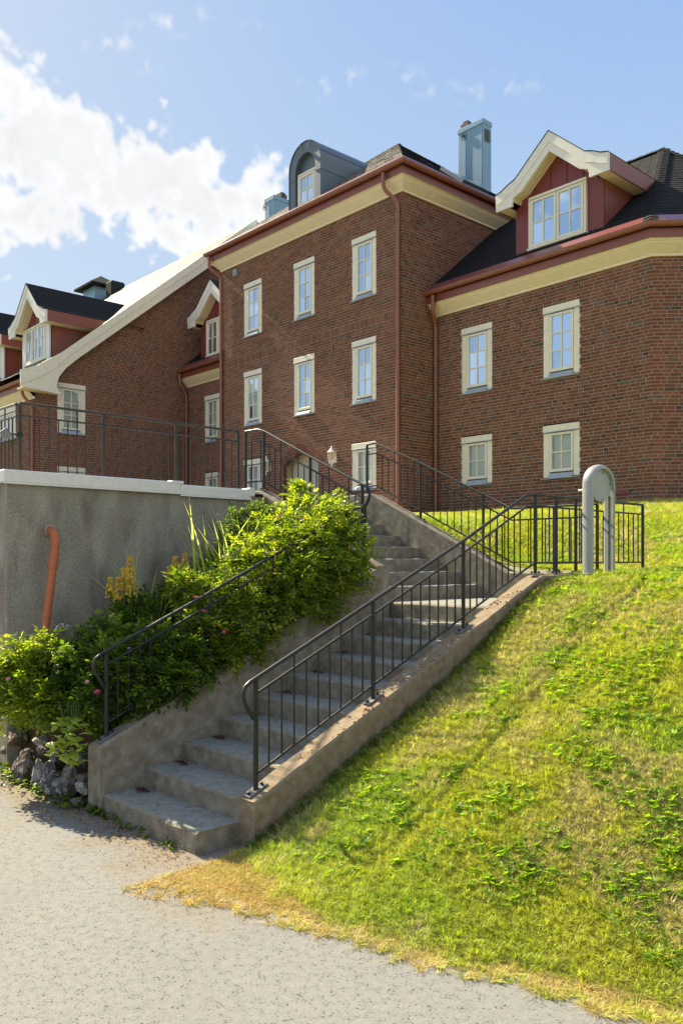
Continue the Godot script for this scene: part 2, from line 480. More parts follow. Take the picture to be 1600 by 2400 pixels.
# ---------------------------------------------------------------- sky
func make_sky() -> Image:
	var w := 3072
	var hh := 768
	# coarse map of where the cloud banks lie, then fine billows over it
	var det := noise(5, 0.011, 6)
	det.fractal_gain = 0.55
	var fine := det.get_seamless_image(w, hh)
	fine.convert(Image.FORMAT_L8)
	var fd := fine.get_data()
	var wis := noise(9, 0.022, 5).get_seamless_image(w, hh)
	wis.convert(Image.FORMAT_L8)
	var wd := wis.get_data()
	var wi3 := noise(19, 0.075, 5).get_seamless_image(w, hh)
	wi3.convert(Image.FORMAT_L8)
	var w3 := wi3.get_data()
	var cw := 768
	var ch := 192
	var cover := PackedByteArray()
	cover.resize(cw * ch)
	var shade := PackedByteArray()
	shade.resize(cw * ch)
	var big := noise(3, 0.9, 3)
	var blobs := [[50, 345, 190, 105, 1.0], [190, 350, 170, 90, 1.0], [330, 425, 190, 90, 1.0], [470, 475, 150, 78, 1.0], [600, 460, 100, 62, .9], [-150, 330, 260, 200, 1.0], [-350, 380, 260, 190, .9], [40, 500, 190, 60, .8], [-120, 520, 200, 70, .9], [400, 545, 110, 40, .7], [640, 400, 60, 40, .6]]
	var wisps := [[255, 102, 60, 14, .9], [308, 72, 26, 14, .8], [395, 60, 56, 18, 1.0], [350, 155, 30, 30, .45], [735, 205, 34, 20, .95], [825, 183, 30, 22, .6], [950, 175, 44, 20, .55], [1060, 215, 90, 24, .6], [1180, 205, 90, 32, .45], [600, 65, 40, 12, .4], [470, 30, 30, 14, .4]]
	for j in ch:
		var el := (1.0 - (j + 0.5) / ch) * PI / 2.0
		for i in cw:
			var az := ((i + 0.5) / cw - 0.5) * TAU
			var d := Vector3(sin(az) * cos(el), sin(el), -cos(az) * cos(el))
			var e := -1.0
			var thin := 0.0
			if d.z < -0.25:
				var px := 800.0 + FOCAL * d.x / -d.z
				var py := HORIZON - FOCAL * d.y / -d.z
				for b in blobs:
					var rr := Vector2((px - b[0]) / b[2], (py - b[1]) / b[3]).length()
					e = maxf(e, b[4] * (1.25 - rr))
				for b in wisps:
					var rr := Vector2((px - b[0]) / b[2], (py - b[1]) / b[3]).length()
					thin = maxf(thin, b[4] * exp(-rr * rr))
			# elsewhere unseen banks of the same kind, thickened to whiten the ambient light
			if absf(az) > 0.55 or el > 0.75:
				var f := smooth(0.55, 0.9, absf(az)) if el < 0.75 else smooth(0.75, 0.95, el)
				e = maxf(e, f * (big.get_noise_3d(d.x * 1.6, d.y * 3.0, d.z * 1.6) * 2.4 - 0.05))
			cover[j * cw + i] = clampi(int((e * 0.4 + 0.5) * 255.0), 0, 255)
			shade[j * cw + i] = int(thin * 255.0)
	var ci := Image.create_from_data(cw, ch, false, Image.FORMAT_L8, cover)
	ci.resize(w, hh, Image.INTERPOLATE_CUBIC)
	var cd := ci.get_data()
	var ti := Image.create_from_data(cw, ch, false, Image.FORMAT_L8, shade)
	ti.resize(w, hh, Image.INTERPOLATE_CUBIC)
	var td := ti.get_data()
	var out := PackedByteArray()
	out.resize(w * hh * 2 * 3)
	var sun := sun_dir()
	# clear-sky colour on the coarse grid, sRGB bytes
	var clear := PackedByteArray()
	clear.resize(cw * ch * 3)
	for j in ch:
		var el := (1.0 - (j + 0.5) / ch) * PI / 2.0
		var t := pow(sin(el), 0.88)
		var base := mix3(Vector3(.72, .88, .97), Vector3(.115, .32, .80), t * 1.12)
		for i in cw:
			var az := ((i + 0.5) / cw - 0.5) * TAU
			var d := Vector3(sin(az) * cos(el), sin(el), -cos(az) * cos(el))
			var ang := acos(clampf(d.dot(sun), -1, 1))
			var glow := exp(-ang * ang / 0.30) * 0.62
			var s := to8(mix3(base, Vector3(.93, .95, .96), glow))
			var at := (j * cw + i) * 3
			clear[at] = s[0]; clear[at + 1] = s[1]; clear[at + 2] = s[2]
	var ki := Image.create_from_data(cw, ch, false, Image.FORMAT_RGB8, clear)
	ki.resize(w, hh, Image.INTERPOLATE_CUBIC)
	var kd := ki.get_data()
	for i in w * hh:
		var c := cd[i]
		var at := i * 3
		if c > 76:
			var dens := (c - 128) * 1.55 + (fd[i] - 118) * 1.0 + (wd[i] - 128) * 0.7 + (w3[i] - 128) * 0.75
			if dens > 0.0:
				var a := clampf(dens / 78.0, 0.0, 1.0)
				a = a * (2.0 - a) * 0.98
				var body := 255.0 - clampf((dens - 90.0) * 0.12, 0.0, 10.0) + (wd[i] - 128) * 0.06
				out[at] = int(clampf(lerpf(kd[at], body, a), 0, 255))
				out[at + 1] = int(clampf(lerpf(kd[at + 1], body, a), 0, 255))
				out[at + 2] = int(clampf(lerpf(kd[at + 2], body + 1.0, a), 0, 255))
				continue
		if td[i] > 10:                                # thin shreds of cloud
			var a := clampf((w3[i] - 132) / 70.0, 0.0, 1.0) * td[i] / 255.0 * 0.9
			for j in 3:
				out[at + j] = int(lerpf(kd[at + j], 252.0, a))
			continue
		out[at] = kd[at]
		out[at + 1] = kd[at + 1]
		out[at + 2] = kd[at + 2]
	var low := w * hh * 3
	for i in w * hh:
		out[low + i * 3] = 150
		out[low + i * 3 + 1] = 150
		out[low + i * 3 + 2] = 138
	# drawn with the camera's heading in the middle; a panorama has it at its edge
	var im := Image.create_from_data(w, hh * 2, false, Image.FORMAT_RGB8, out)
	var turned := Image.create_empty(w, hh * 2, false, Image.FORMAT_RGB8)
	turned.blit_rect(im, Rect2i(w / 2, 0, w / 2, hh * 2), Vector2i.ZERO)
	turned.blit_rect(im, Rect2i(0, 0, w / 2, hh * 2), Vector2i(w / 2, 0))
	return turned

func sun_dir() -> Vector3:      # towards the sun: behind the house, over the bed
	var az := deg_to_rad(-43.45 - 1.5)
	var el := deg_to_rad(38.5)
	return Vector3(sin(az) * cos(el), sin(el), -cos(az) * cos(el))

func stage(s: String) -> void:
	print(s, " ", Time.get_ticks_msec() - T0)

func _ready() -> void:
	T0 = Time.get_ticks_msec()
	rng.seed = 7
	var cam := Camera3D.new()
	cam.name = "camera"
	cam.projection = Camera3D.PROJECTION_FRUSTUM
	cam.near = 0.05
	cam.far = 900.0
	cam.size = 0.05 * 2400.0 / FOCAL
	cam.frustum_offset = Vector2(0, 0.05 * (HORIZON - 1200.0) / FOCAL)
	cam.position = Vector3(0, EYE, 0)
	add_child(cam)
	cam.current = true
	var env := Environment.new()
	env.background_mode = Environment.BG_SKY
	var sky := Sky.new()
	var pan := PanoramaSkyMaterial.new()
	pan.panorama = texture(make_sky())
	sky.sky_material = pan
	env.sky = sky
	env.background_energy_multiplier = 0.365
	env.tonemap_mode = Environment.TONE_MAPPER_LINEAR
	env.tonemap_exposure = 2.75
	env.sdfgi_enabled = true
	env.ssao_enabled = true
	env.ssil_enabled = true
	var we := WorldEnvironment.new()
	we.name = "world_environment"
	we.environment = env
	add_child(we)
	var sun := DirectionalLight3D.new()
	sun.name = "sun"
	sun.light_color = Color(1.0, 0.945, 0.82)
	sun.light_energy = 1.6
	sun.light_angular_distance = 0.6
	sun.shadow_enabled = true
	sun.look_at_from_position(Vector3.ZERO, -sun_dir(), Vector3.UP)
	add_child(sun)
	stage("sky")
	make_materials()
	stage("materials")
	ground()
	stage("ground")
	central_house()
	stage("central")
	right_wing()
	link_house()
	gable_house()
	stage("houses")
	staircase()
	retaining_wall()
	railings()
	stage("stairs")
	small_things()
	planting()
	stage("plants")
	grass()
	stage("grass")

# ---------------------------------------------------------------- building parts
var unit_brick: Mesh

func brick_mesh() -> Mesh:
	if unit_brick == null:
		var mb := MB.new()
		var a := 0.5
		mb.face(Vector3(-a, -a, 0), Vector3(a, -a, 0), Vector3(a, a, 0), Vector3(-a, a, 0), Vector3.BACK)
		for s in [[Vector3(-a, -a, 0), Vector3(a, -a, 0), Vector3.DOWN], [Vector3(-a, a, 0), Vector3(a, a, 0), Vector3.UP], [Vector3(-a, -a, 0), Vector3(-a, a, 0), Vector3.LEFT], [Vector3(a, -a, 0), Vector3(a, a, 0), Vector3.RIGHT]]:
			mb.face(s[0], s[1], s[1] + Vector3(0, 0, -.03), s[0] + Vector3(0, 0, -.03), s[2])
		unit_brick = mb.mesh()
	return unit_brick

func subtract(spans: Array, a: float, b: float) -> Array:
	var out := []
	for s in spans:
		if b <= s.x or a >= s.y:
			out.append(s)
			continue
		if a > s.x: out.append(Vector2(s.x, a))
		if b < s.y: out.append(Vector2(b, s.y))
	return out

func spans_at(y: float, length: float, holes: Array, limit) -> Array:
	var lim := Vector2(0, length)
	if limit is Callable:
		lim = limit.call(y)
	if lim.y <= lim.x:
		return []
	var sp := [lim]
	for h in holes:
		if y <= h[2] or y >= h[3]:
			continue
		var a: float = h[0]
		var b: float = h[1]
		if h.size() > 4:
			var rise: float = h[4]
			var c := (b - a) / 2.0
			var r := (c * c + rise * rise) / (2.0 * rise)
			if y > h[3] - rise:
				var k := sqrt(maxf(0.0, r * r - pow(y - (h[3] - r), 2.0)))
				var mid := (a + b) / 2.0
				a = mid - k
				b = mid + k
		sp = subtract(sp, a, b)
	return sp

func brick_tone(header: bool, dark: float) -> int:
	var t := rng.randf()
	if header and t < 0.20 * dark: return 5 + rng.randi() % 3
	if t < 0.035 * dark: return 5 + rng.randi() % 2
	t = rng.randf()
	return 0 if t < 0.34 else 1 if t < 0.56 else 2 if t < 0.74 else 3 if t < 0.9 else 4

func brick_wall(parent: Node3D, o: Vector3, dir: Vector3, length: float, y0: float, y1: float, holes: Array, limit, bands: Array, n_parts: int, dark := 1.0, warm := 1.0) -> Node3D:
	var out := dir.cross(Vector3.UP)
	var mortar := MB.new()
	var reveal: MB
	var reveals := []
	var list := []
	var gx := parent.global_transform
	var damp := noise(207, .35, 3)
	var course := 0.075
	var row := 0
	var y := y0
	while y < y1 - 0.01:
		var top := minf(y + course, y1)
		var ym := (y + top) / 2.0
		var sp := spans_at(ym, length, holes, limit)
		var banded := false
		for b in bands:
			if ym > b[0] and ym < b[1]:
				banded = true
		for s in sp:
			var a: Vector3 = o + dir * s.x - out * 0.006
			var e: Vector3 = o + dir * s.y - out * 0.006
			mortar.face_n(a + Vector3.UP * y, e + Vector3.UP * y, e + Vector3.UP * top, a + Vector3.UP * top, out)
		if not banded:
			var shift := [0.0, 0.302, 0.06, 0.362, -0.06, 0.242][row % 6] as float
			var x := -0.6 + shift
			var k := 0
			while x < length:
				var header := k % 3 == 2
				var w := 0.108 if header else 0.226
				for s in sp:
					var a := maxf(x, s.x)
					var b := minf(x + w, s.y)
					if b - a > 0.03:
						list.append([(a + b) / 2.0, ym, b - a, top - y - 0.0135, header])
				x += w + 0.0145
				k += 1
		row += 1
		y = top
	for b in bands:
		for s in spans_at((b[0] + b[1]) / 2.0, length, holes, limit):
			var x: float = s.x
			while x < s.y - 0.04:
				list.append([x + 0.030, (b[0] + b[1]) / 2.0, 0.057, b[1] - b[0] - 0.014, false])
				x += 0.074
	for h in holes:
		if h.size() > 4:
			continue
		reveal = MB.new()
		for e in [[h[0], h[2], h[0], h[3], 1], [h[1], h[2], h[1], h[3], -1], [h[0], h[3], h[1], h[3], 0], [h[0], h[2], h[1], h[2], 2]]:
			var a: Vector3 = o + dir * e[0] + Vector3.UP * e[1] - out * 0.006
			var b: Vector3 = o + dir * e[2] + Vector3.UP * e[3] - out * 0.006
			reveal.face(a, b, b - out * 0.16, a - out * 0.16, dir if e[4] == 1 else -dir if e[4] == -1 else Vector3.DOWN if e[4] == 0 else Vector3.UP)
		reveals.append(reveal)
	var wall := part(parent, "wall", mortar, M.mortar)
	for r in reveals:
		part(wall, "reveal", r, M.brick0)
	# the bricks: those that show largest are parts of their own
	var scored := []
	var all := []
	for l in list:
		var at: Vector3 = o + dir * l[0] + Vector3.UP * l[1] + out * rng.randf_range(-0.0025, 0.0025)
		var xf := Transform3D(Basis(dir * l[2], Vector3.UP * l[3], out), at)
		var tone := brick_tone(l[4], dark)
		var w := gx * at
		var px := to_pixel(w)
		var vis := px.x > 2 and px.x < 1598 and px.y > 0 and px.y < 1230
		var sc: float = -1.0 if not vis else l[2] * l[3] / (w.z * w.z)
		all.append([sc, xf, tone])
		if vis:
			scored.append(sc)
	scored.sort()
	var cut: float = scored[maxi(0, scored.size() - n_parts)] if scored.size() and n_parts > 0 else 1e9
	var xfs := []
	var cols := []
	var made := 0
	for a in all:
		var bt: Array = BRICKS[a[2]]
		if a[0] >= cut and made < n_parts:
			var b := part(wall, "brick", brick_mesh(), M["brick%d" % a[2]])
			b.transform = a[1]
			made += 1
		else:
			xfs.append(a[1])
			var w3: Vector3 = gx * a[1].origin
			var j := rng.randf_range(0.80, 1.18) * (1.0 + .24 * damp.get_noise_3d(w3.x, w3.y * .6, w3.z))
			cols.append(Color(bt[0] * j * warm, bt[1] * j, bt[2] * j))
	if xfs.size():
		multi(wall, "brickwork", brick_mesh(), M.brick, xfs, cols)
	return wall

func frame_at(o: Vector3, dir: Vector3) -> Transform3D:
	return Transform3D(Basis(dir, Vector3.UP, dir.cross(Vector3.UP)), o)

# a wooden casement: head board, jamb boards, sashes with glazing bars, panes and a zinc sill
func window(parent: Node3D, xf: Transform3D, w: float, h: float, cols: int, rows: int, sashes := 1, style := "wall", glass := "mirror_glass", trim := "trim") -> Node3D:
	var g := group_part(parent, "window", xf)
	var jamb := 0.16 if style == "wall" else 0.06
	var head := 0.15 if style == "wall" else 0.06
	var foot := 0.13 if style == "wall" else 0.06
	var mb := MB.new()
	var z1 := -0.03 if style == "wall" else 0.05
	if style == "wall":
		mb.bevel_box(Vector3(-w / 2, h - head, -0.12), Vector3(w / 2, h, 0.012), 0.006)
		part(g, "head_board", mb, M[trim])
		mb = MB.new()
		mb.box(Vector3(-w / 2 + .004, h - head - .012, -0.12), Vector3(w / 2 - .004, h - head, 0.03))
		part(g, "head_flashing", mb, M.zinc)
	else:
		mb.bevel_box(Vector3(-w / 2, h - head, -0.06), Vector3(w / 2, h, z1 + .012), 0.006)
		part(g, "head_board", mb, M[trim])
	for s in [-1, 1]:
		mb = MB.new()
		var x0 := -w / 2 if s < 0 else w / 2 - jamb
		mb.bevel_box(Vector3(x0, 0.02 if style == "wall" else 0.0, -0.12), Vector3(x0 + jamb, h - head - 0.012, z1 + 0.016), 0.006)
		part(g, "jamb_board", mb, M[trim])
	# sill
	mb = MB.new()
	var i0 := -w / 2 + jamb
	var i1 := w / 2 - jamb
	if style == "wall":
		mb.prism(PackedVector2Array([Vector2(-.12, foot), Vector2(-.02, foot - .015), Vector2(.065, .012), Vector2(.065, -.012), Vector2(.045, -.012), Vector2(.04, .0), Vector2(-.12, .0)]), Transform3D(Basis(Vector3.BACK, Vector3.UP, Vector3.LEFT), Vector3.ZERO), i0 * -1.0 - 0.001, -i1 + 0.001)
		mb.box(Vector3(-w / 2 - .03, -.02, -.02), Vector3(w / 2 + .012, -.004, .055))
		part(g, "sill", mb, M.zinc)
	else:
		mb.bevel_box(Vector3(-w / 2 - .02, -.05, -.05), Vector3(w / 2 + .02, 0.0, z1 + .05), 0.006)
		part(g, "sill", mb, M[trim])
		foot = 0.0
	# sashes
	var sw := (i1 - i0) / sashes
	for k in sashes:
		var a := i0 + sw * k + 0.008
		var b := i0 + sw * (k + 1) - 0.008
		var y0 := foot + 0.012
		var y1 := h - head - 0.026
		var fw := 0.055
		mb = MB.new()
		for e in [[a, y0, a + fw, y1], [b - fw, y0, b, y1], [a + fw, y0, b - fw, y0 + fw * 1.2], [a + fw, y1 - fw, b - fw, y1]]:
			mb.bevel_box(Vector3(e[0], e[1], z1 - 0.045), Vector3(e[2], e[3], z1 + 0.026), 0.006)
		part(g, "sash", mb, M[trim])
		mb = MB.new()
		var gx0 := a + fw
		var gx1 := b - fw
		var gy0 := y0 + fw * 1.2
		var gy1 := y1 - fw
		var bar := 0.024
		for i in range(1, cols):
			var x := lerpf(gx0, gx1, float(i) / cols)
			mb.box(Vector3(x - bar / 2, gy0, z1 - 0.03), Vector3(x + bar / 2, gy1, z1 + 0.014))
		for j in range(1, rows):
			var y := lerpf(gy0, gy1, float(j) / rows)
			mb.box(Vector3(gx0, y - bar / 2, z1 - 0.028), Vector3(gx1, y + bar / 2, z1 + 0.012))
		if mb.v.size():
			part(g, "glazing_bars", mb, M[trim])
		for i in cols:
			for j in rows:
				var pw := (gx1 - gx0) / cols
				var ph := (gy1 - gy0) / rows
				var pm := MB.new()
				pm.box(Vector3(-pw / 2, -ph / 2, -0.003), Vector3(pw / 2, ph / 2, 0.003))
				var p := part(g, "pane", pm, M[glass] if glass == "glass" else M["mirror_glass%d" % (rng.randi() % 3)])
				p.transform = Transform3D(Basis.from_euler(Vector3(rng.randf_range(-.022, .022), rng.randf_range(-.022, .022), 0)), Vector3(gx0 + pw * (i + .5), gy0 + ph * (j + .5), z1 - 0.012))
		if glass == "glass":
			mb = MB.new()
			mb.box(Vector3(gx0 - .05, gy0 - .06, z1 - .42), Vector3(gx1 + .05, gy1 + .05, z1 - .40))
			part(g, "room_shade", mb, M.curtain)
			mb = MB.new()
			var yy := gy1
			while yy > gy0 - 0.01:
				mb.face(Vector3(gx0 - .02, yy, z1 - .10), Vector3(gx1 + .02, yy, z1 - .10), Vector3(gx1 + .02, yy - .024, z1 - .115), Vector3(gx0 - .02, yy - .024, z1 - .115), Vector3.BACK)
				yy -= 0.027
			part(g, "blind", mb, M.blind)
	return g

func offset_line(line: Array, o: float) -> Array:
	var out := []
	for i in line.size():
		var p: Vector2 = line[i]
		var d0: Vector2 = (line[i] - line[i - 1]).normalized() if i > 0 else Vector2.ZERO
		var d1: Vector2 = (line[i + 1] - line[i]).normalized() if i < line.size() - 1 else Vector2.ZERO
		if i == 0: d0 = d1
		if i == line.size() - 1: d1 = d0
		var n0 := Vector2(-d0.y, d0.x)
		var n1 := Vector2(-d1.y, d1.x)
		var m := (n0 + n1)
		out.append(p + m * (2.0 * o / m.length_squared()))
	return out

func sweep_line(line: Array, profile: Array, y: float, out_hint := true) -> MB:
	var mb := MB.new()
	var lines := []
	for p in profile:
		lines.append(offset_line(line, p.x))
	for k in profile.size() - 1:
		for i in line.size() - 1:
			var a: Vector2 = lines[k][i]
			var b: Vector2 = lines[k][i + 1]
			var c: Vector2 = lines[k + 1][i + 1]
			var d: Vector2 = lines[k + 1][i]
			var dd := (b - a).normalized()
			var n := Vector2(-dd.y, dd.x)
			var t: Vector2 = profile[k + 1] - profile[k]
			var pn := Vector2(t.y, -t.x)            # outside lies to the right of the profile's way up
			mb.face_n(Vector3(a.x, y + profile[k].y, a.y), Vector3(b.x, y + profile[k].y, b.y), Vector3(c.x, y + profile[k + 1].y, c.y), Vector3(d.x, y + profile[k + 1].y, d.y), Vector3(n.x * pn.x, pn.y, n.y * pn.x).normalized())
	return mb

func eaves(parent: Node3D, line: Array, y: float) -> void:
	part(parent, "cornice", sweep_line(line, [Vector2(-.02, 0), Vector2(.045, 0), Vector2(.045, .05), Vector2(.07, .065), Vector2(.225, .215), Vector2(.225, .235), Vector2(.25, .25), Vector2(.25, .285), Vector2(.30, .285)], y), M.cream)
	part(parent, "fascia", sweep_line(line, [Vector2(.10, .297), Vector2(.285, .297), Vector2(.285, .55)], y), M.red_metal)
	var gut := [Vector2(.275, .555)]
	for k in 9:
		var a := PI + PI * k / 8.0
		gut.append(Vector2(.365 + cos(a) * .078, .560 + sin(a) * .082))
	gut.append_array([Vector2(.450, .568), Vector2(.440, .574), Vector2(.434, .560)])
	var gutter := part(parent, "gutter", sweep_line(line, gut, y), M.gutter_metal)
	for i in line.size() - 1:
		var a: Vector2 = line[i]
		var b: Vector2 = line[i + 1]
		var s := 1.3
		while s < a.distance_to(b) - .3:
			var c := a.move_toward(b, s)
			var wide := []
			for g in gut: wide.append(Vector2(.365 + (g.x - .365) * 1.07, .56 + (g.y - .56) * 1.07))
			part(gutter, "gutter_joint", sweep_line([c, c.move_toward(b, .05)], wide, y), M.gutter_metal)
			s += 1.9
	part(parent, "eave_flashing", sweep_line(line, [Vector2(.43, .545), Vector2(.425, .565), Vector2(.16, .79)], y), M.plum_metal)

var unit_shingle: Mesh

func shingle_mesh() -> Mesh:
	if unit_shingle == null:
		var mb := MB.new()
		var a := Vector3(-.5, 0, 0)
		var b := Vector3(.5, 0, 0)
		var c := Vector3(.5, 1, -.001)
		var d := Vector3(-.5, 1, -.001)
		mb.face(a, b, c, d, Vector3.BACK)
		mb.face(a, b, b - Vector3(0, 0, .008), a - Vector3(0, 0, .008), Vector3.DOWN)
		unit_shingle = mb.mesh()
	return unit_shingle

# one slope of a roof: eave a-b, top edge d-c above them, laid with overlapping shingles
func roof_slope(parent: Node3D, a: Vector3, b: Vector3, c: Vector3, d: Vector3, m: Material, exposure := 0.165, called := "roof", n_parts := 0) -> Node3D:
	var n := (b - a).cross(d - a)
	if n.length() < 1e-6: n = (b - a).cross(c - a)
	n = n.normalized()
	if n.y < 0: n = -n
	var base := MB.new()
	base.face(a, b, c, d, n)
	base.face(a - n * .12, b - n * .12, c - n * .12, d - n * .12, -n)
	var roof := part(parent, called, base, m)
	var mb := MB.new()
	mb.colored = true
	var tones := []
	for k in 3:
		var tk := "%s_tone%d" % [m.resource_name, k]
		tones.append(tk)
		if not M.has(tk):
			M[tk] = m.duplicate()
			var f := [.78, .92, 1.08][k] as float
			M[tk].albedo_color = Color(m.albedo_color.r * f, m.albedo_color.g * f, m.albedo_color.b * f)
	var slope := maxf((d - a).length(), (c - b).length())
	var rows := int(slope / exposure)
	for i in rows:
		var t0 := float(i) / rows
		var t1 := minf(1.0, (i + 1.12) / rows)
		var l0 := a.lerp(d, t0)
		var r0 := b.lerp(c, t0)
		var l1 := a.lerp(d, t1)
		var r1 := b.lerp(c, t1)
		var w := (r0 - l0).length()
		var cnt := maxi(1, int(w / 0.3))
		var ph := rng.randf() * 0.6
		for j in cnt:
			var u0 := clampf((j + ph * (0 if j == 0 else 1)) / (cnt + ph), 0, 1)
			var u1 := 1.0 if j == cnt - 1 else clampf((j + 1 + ph) / (cnt + ph), 0, 1)
			var lift := 0.006 + rng.randf() * 0.004
			var jit := (l0 - l1).normalized() * rng.randf_range(-.012, .012) if i > 0 else Vector3.ZERO
			var p0 := l0.lerp(r0, u0) + n * lift + jit
			var p1 := l0.lerp(r0, u1 - 0.012 / maxf(w, .1)) + n * lift + jit
			var p2 := l1.lerp(r1, u1 - 0.012 / maxf(w, .1)) + n * 0.002
			var p3 := l1.lerp(r1, u0) + n * 0.002
			var k := rng.randf_range(0.72, 1.12)
			mb.col = Color(k, k, k * rng.randf_range(.95, 1.0))
			if n_parts > 0:
				var px := to_pixel(parent.global_transform * ((p0 + p2) / 2.0))
				if px.x > 845 and px.x < 1600 and (px.x < 945 or px.x > 1420) and px.y > 300 and px.y < 520:
					n_parts -= 1
					var one := part(roof, "shingle", shingle_mesh(), M[tones[rng.randi() % 3]])
					one.transform = Transform3D(Basis(p1 - p0, (p3 + p2 - p0 - p1) / 2.0, n), (p0 + p1) / 2.0)
					continue
			mb.face(p0, p1, p2, p3, n)
			mb.face(p0, p1, p1 - n * lift, p0 - n * lift, p0 - p3)
	var key: String = m.resource_name + "_laid"
	if not M.has(key):
		M[key] = m.duplicate()
		M[key].vertex_color_use_as_albedo = true
	var s := part(roof, "shingles", mb, M[key])
	s.set_meta("kind", "stuff")
	return roof

func downpipe(parent: Node3D, path: Array, r := 0.05) -> void:
	var pts := []
	for i in path.size():
		if i == 0 or i == path.size() - 1:
			pts.append(path[i])
			continue
		var a: Vector3 = path[i] + (path[i - 1] - path[i]).limit_length(0.10)
		var b: Vector3 = path[i] + (path[i + 1] - path[i]).limit_length(0.10)
		for k in 5:
			var t := k / 4.0
			pts.append(a.lerp(path[i], t).lerp(path[i].lerp(b, t), t))
	var mb := MB.new()
	mb.tube(pts, r, 12)
	var pipe := part(parent, "downpipe", mb, M.gutter_metal)
	mb = MB.new()
	var last: Vector3 = path[path.size() - 1]
	var first: Vector3 = path[path.size() - 2]
	var y := first.y - 0.4
	while y > last.y:
		mb.tube([Vector3(last.x, y - .025, last.z), Vector3(last.x, y + .025, last.z)], r + 0.008, 12)
		y -= 1.9
	part(pipe, "pipe_bracket", mb, M.gutter_metal)

